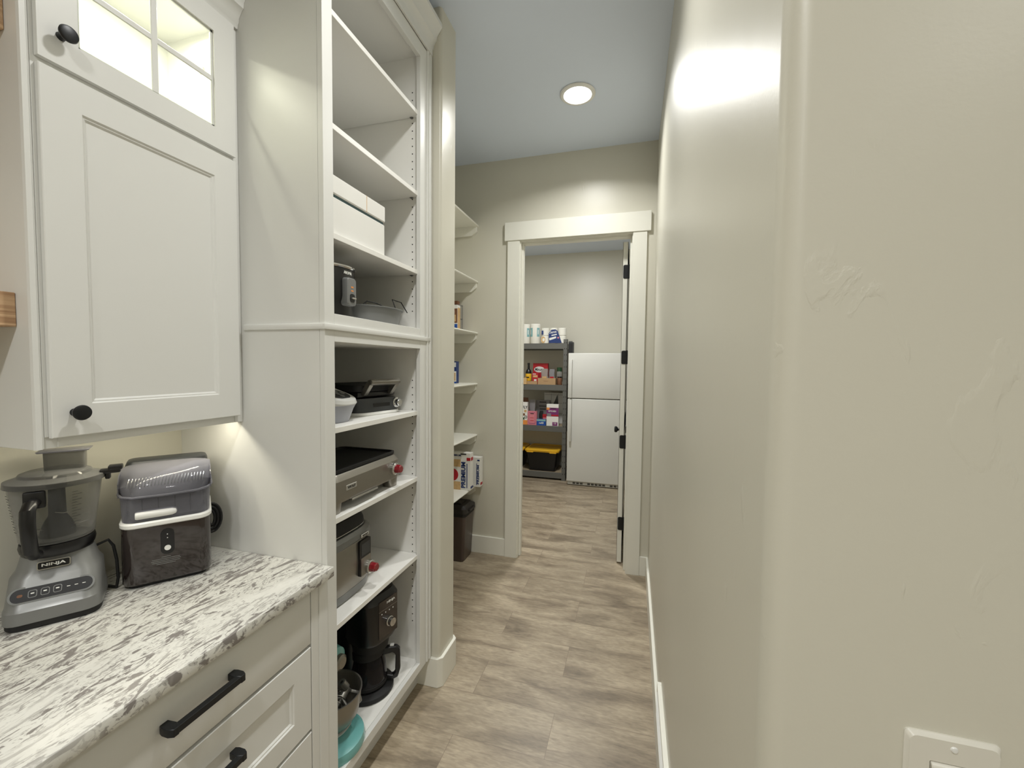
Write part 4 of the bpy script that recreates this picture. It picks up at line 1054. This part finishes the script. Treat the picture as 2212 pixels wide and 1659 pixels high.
# third shelf
z = RZ[2]
carton('cereal_box', 'white and orange box with dark lettering at the left of the third rack shelf', 'box', -1.50, -1.345, 5.44, 5.49, z, .300, M['boxwhite'],
       (('f', (0, 1, 0, .20, M['orange'])), ('t', ('FLY', .78, .78, .036, .075, M['ink'])), ('f', (.70, .92, .55, .66, M['tan'])), ('t', ('O', .86, .34, .040, .036, M['ink'])), ('f', (.60, .78, .40, .50, M['brown'])), ('f', (.60, .74, .22, .32, M['green'])))  )
carton('pink_box', 'pink patterned box on the third rack shelf', 'box', -1.342, -1.218, 5.435, 5.49, z, .182, M['pink'],
       (('f', (.14, .86, .10, .92, M['purple'])), ('f', (.17, .83, .13, .89, M['pink'])), ('f', (.3, .7, .80, .86, M['ink'])), ('f', (.3, .7, .30, .34, M['redp'])), ('f', (.3, .7, .50, .53, M['redp']))))
pouch('snack_pouch', 'grey and dark pouch behind the pink box', (-1.300, 5.545, z + .0003), .11, .06, .330, M['boxgrey'], .0, M['ink'])
pouch('snack_pouch', 'dark red pouch behind the white and orange box', (-1.43, 5.63, z + .0003), .14, .06, .350, M['brown'], .0, M['redp'])
carton('pasta_box', 'grey printed carton at the back of the third rack shelf', 'box', -1.270, -1.078, 5.62, 5.68, z, .318, M['boxgrey'],
       (('f', (.25, .75, .90, .95, M['ink'])), ('f', (.22, .78, .73, .78, M['dkgrey'])), ('f', (.28, .72, .60, .65, M['dkgrey']))))
carton('soap_refill_box', 'low bright blue box lettered refill on the third rack shelf', 'box', -1.214, -1.092, 5.425, 5.48, z, .082, M['blue'],
       (('f', (0, 1, .70, 1, M['cyan'])), ('t', ('refill', .52, .42, .026, .060, M['letter']))))
carton('red_carton', 'small crimson carton behind the blue box', 'box', -1.150, -1.082, 5.50, 5.55, z, .140, M['redp'], (('f', (.1, .9, .5, .7, M['pink'])),))
pouch('dark_pouch', 'black pouch leaning behind the blue box', (-1.175, 5.535, z + .0003), .075, .035, .185, M['soot'])
carton('trash_bag_box', 'tall white and purple carton reading KITCHEN at the right of the third rack shelf', 'box', -1.082, -.922, 5.425, 5.475, z, .288, M['boxwhite'],
       (('f', (0, 1, .44, .84, M['purple'])), ('f', (0, .25, .74, .84, M['orange'])), ('f', (.35, .80, .785, .815, M['ink'])), ('f', (.40, 1, .46, .52, M['redp'])), ('f', (.05, .38, .44, .58, M['boxgrey'])),
        ('t', ('KITCHEN', .48, .68, .022, .10, M['letter'])), ('f', (.50, .92, .02, .18, M['purple'])), ('t', ('13', .72, .12, .022, .026, M['letter']))))
t = thing('folded_crate', 'pale grey gridded panel leaning at the back of the third shelf', 'crate', (-1.02, 5.70, on(z)))
g_ = B('panel', M['grey2'], t); g_.box(-.15, .145, -.012, .012, 0, .425, .003, 1); g_.mat(M['boxgrey'])
for u in (-.05, .045): g_.box(u - .002, u + .002, -.0135, -.011, .01, .41)
for v in (.14, .28, .395): g_.box(-.14, .135, -.0135, -.011, v - .002, v + .002)
g_.mat(M['dkgrey']).prism([(-.03, .24), (.035, .40), (.05, .24)], 'y', -.0145, -.011); g_.done()
# totes
z = RZ[3]
def tote(x, lab, proto=[]):
    if proto:
        r0 = proto[0]; r = r0.copy(); S.collection.objects.link(r); r.location = (x, 5.628, on(z)); r['label'] = lab
        for ch in r0.children:
            c = ch.copy(); S.collection.objects.link(c); c.parent = r
        return r
    t = thing('storage_tote', lab, 'storage bin', (x, 5.628, on(z)), group='black totes with yellow lids')
    B('tub', M['blackp'], t).stack([(rr(.36, .34, .03, 4), 0), (rr(.43, .40, .035, 4), .245), (rr(.445, .415, .035, 4), .250), (rr(.445, .415, .035, 4), .262)]).done()
    l = B('lid', M['yellow'], t)
    l.stack([(rr(.462, .432, .05, 6), .258), (rr(.468, .438, .05, 6), .264), (rr(.468, .438, .05, 6), .282), (rr(.44, .41, .05, 6), .292), (rr(.40, .37, .04, 6), .292), (rr(.39, .36, .04, 6), .284)])
    l.box(-.09, .09, -.224, -.216, .272, .286, .002, 1)
    l.box(-.20, -.11, -.226, -.20, .250, .262, .002, 1).box(.11, .20, -.226, -.20, .250, .262, .002, 1); l.done()
    proto.append(t); return t
tote(-1.142, 'black tote with yellow lid on the bottom rack shelf, nearer the refrigerator')
tote(-1.625, 'black tote with yellow lid on the bottom rack shelf, further left behind the jamb')
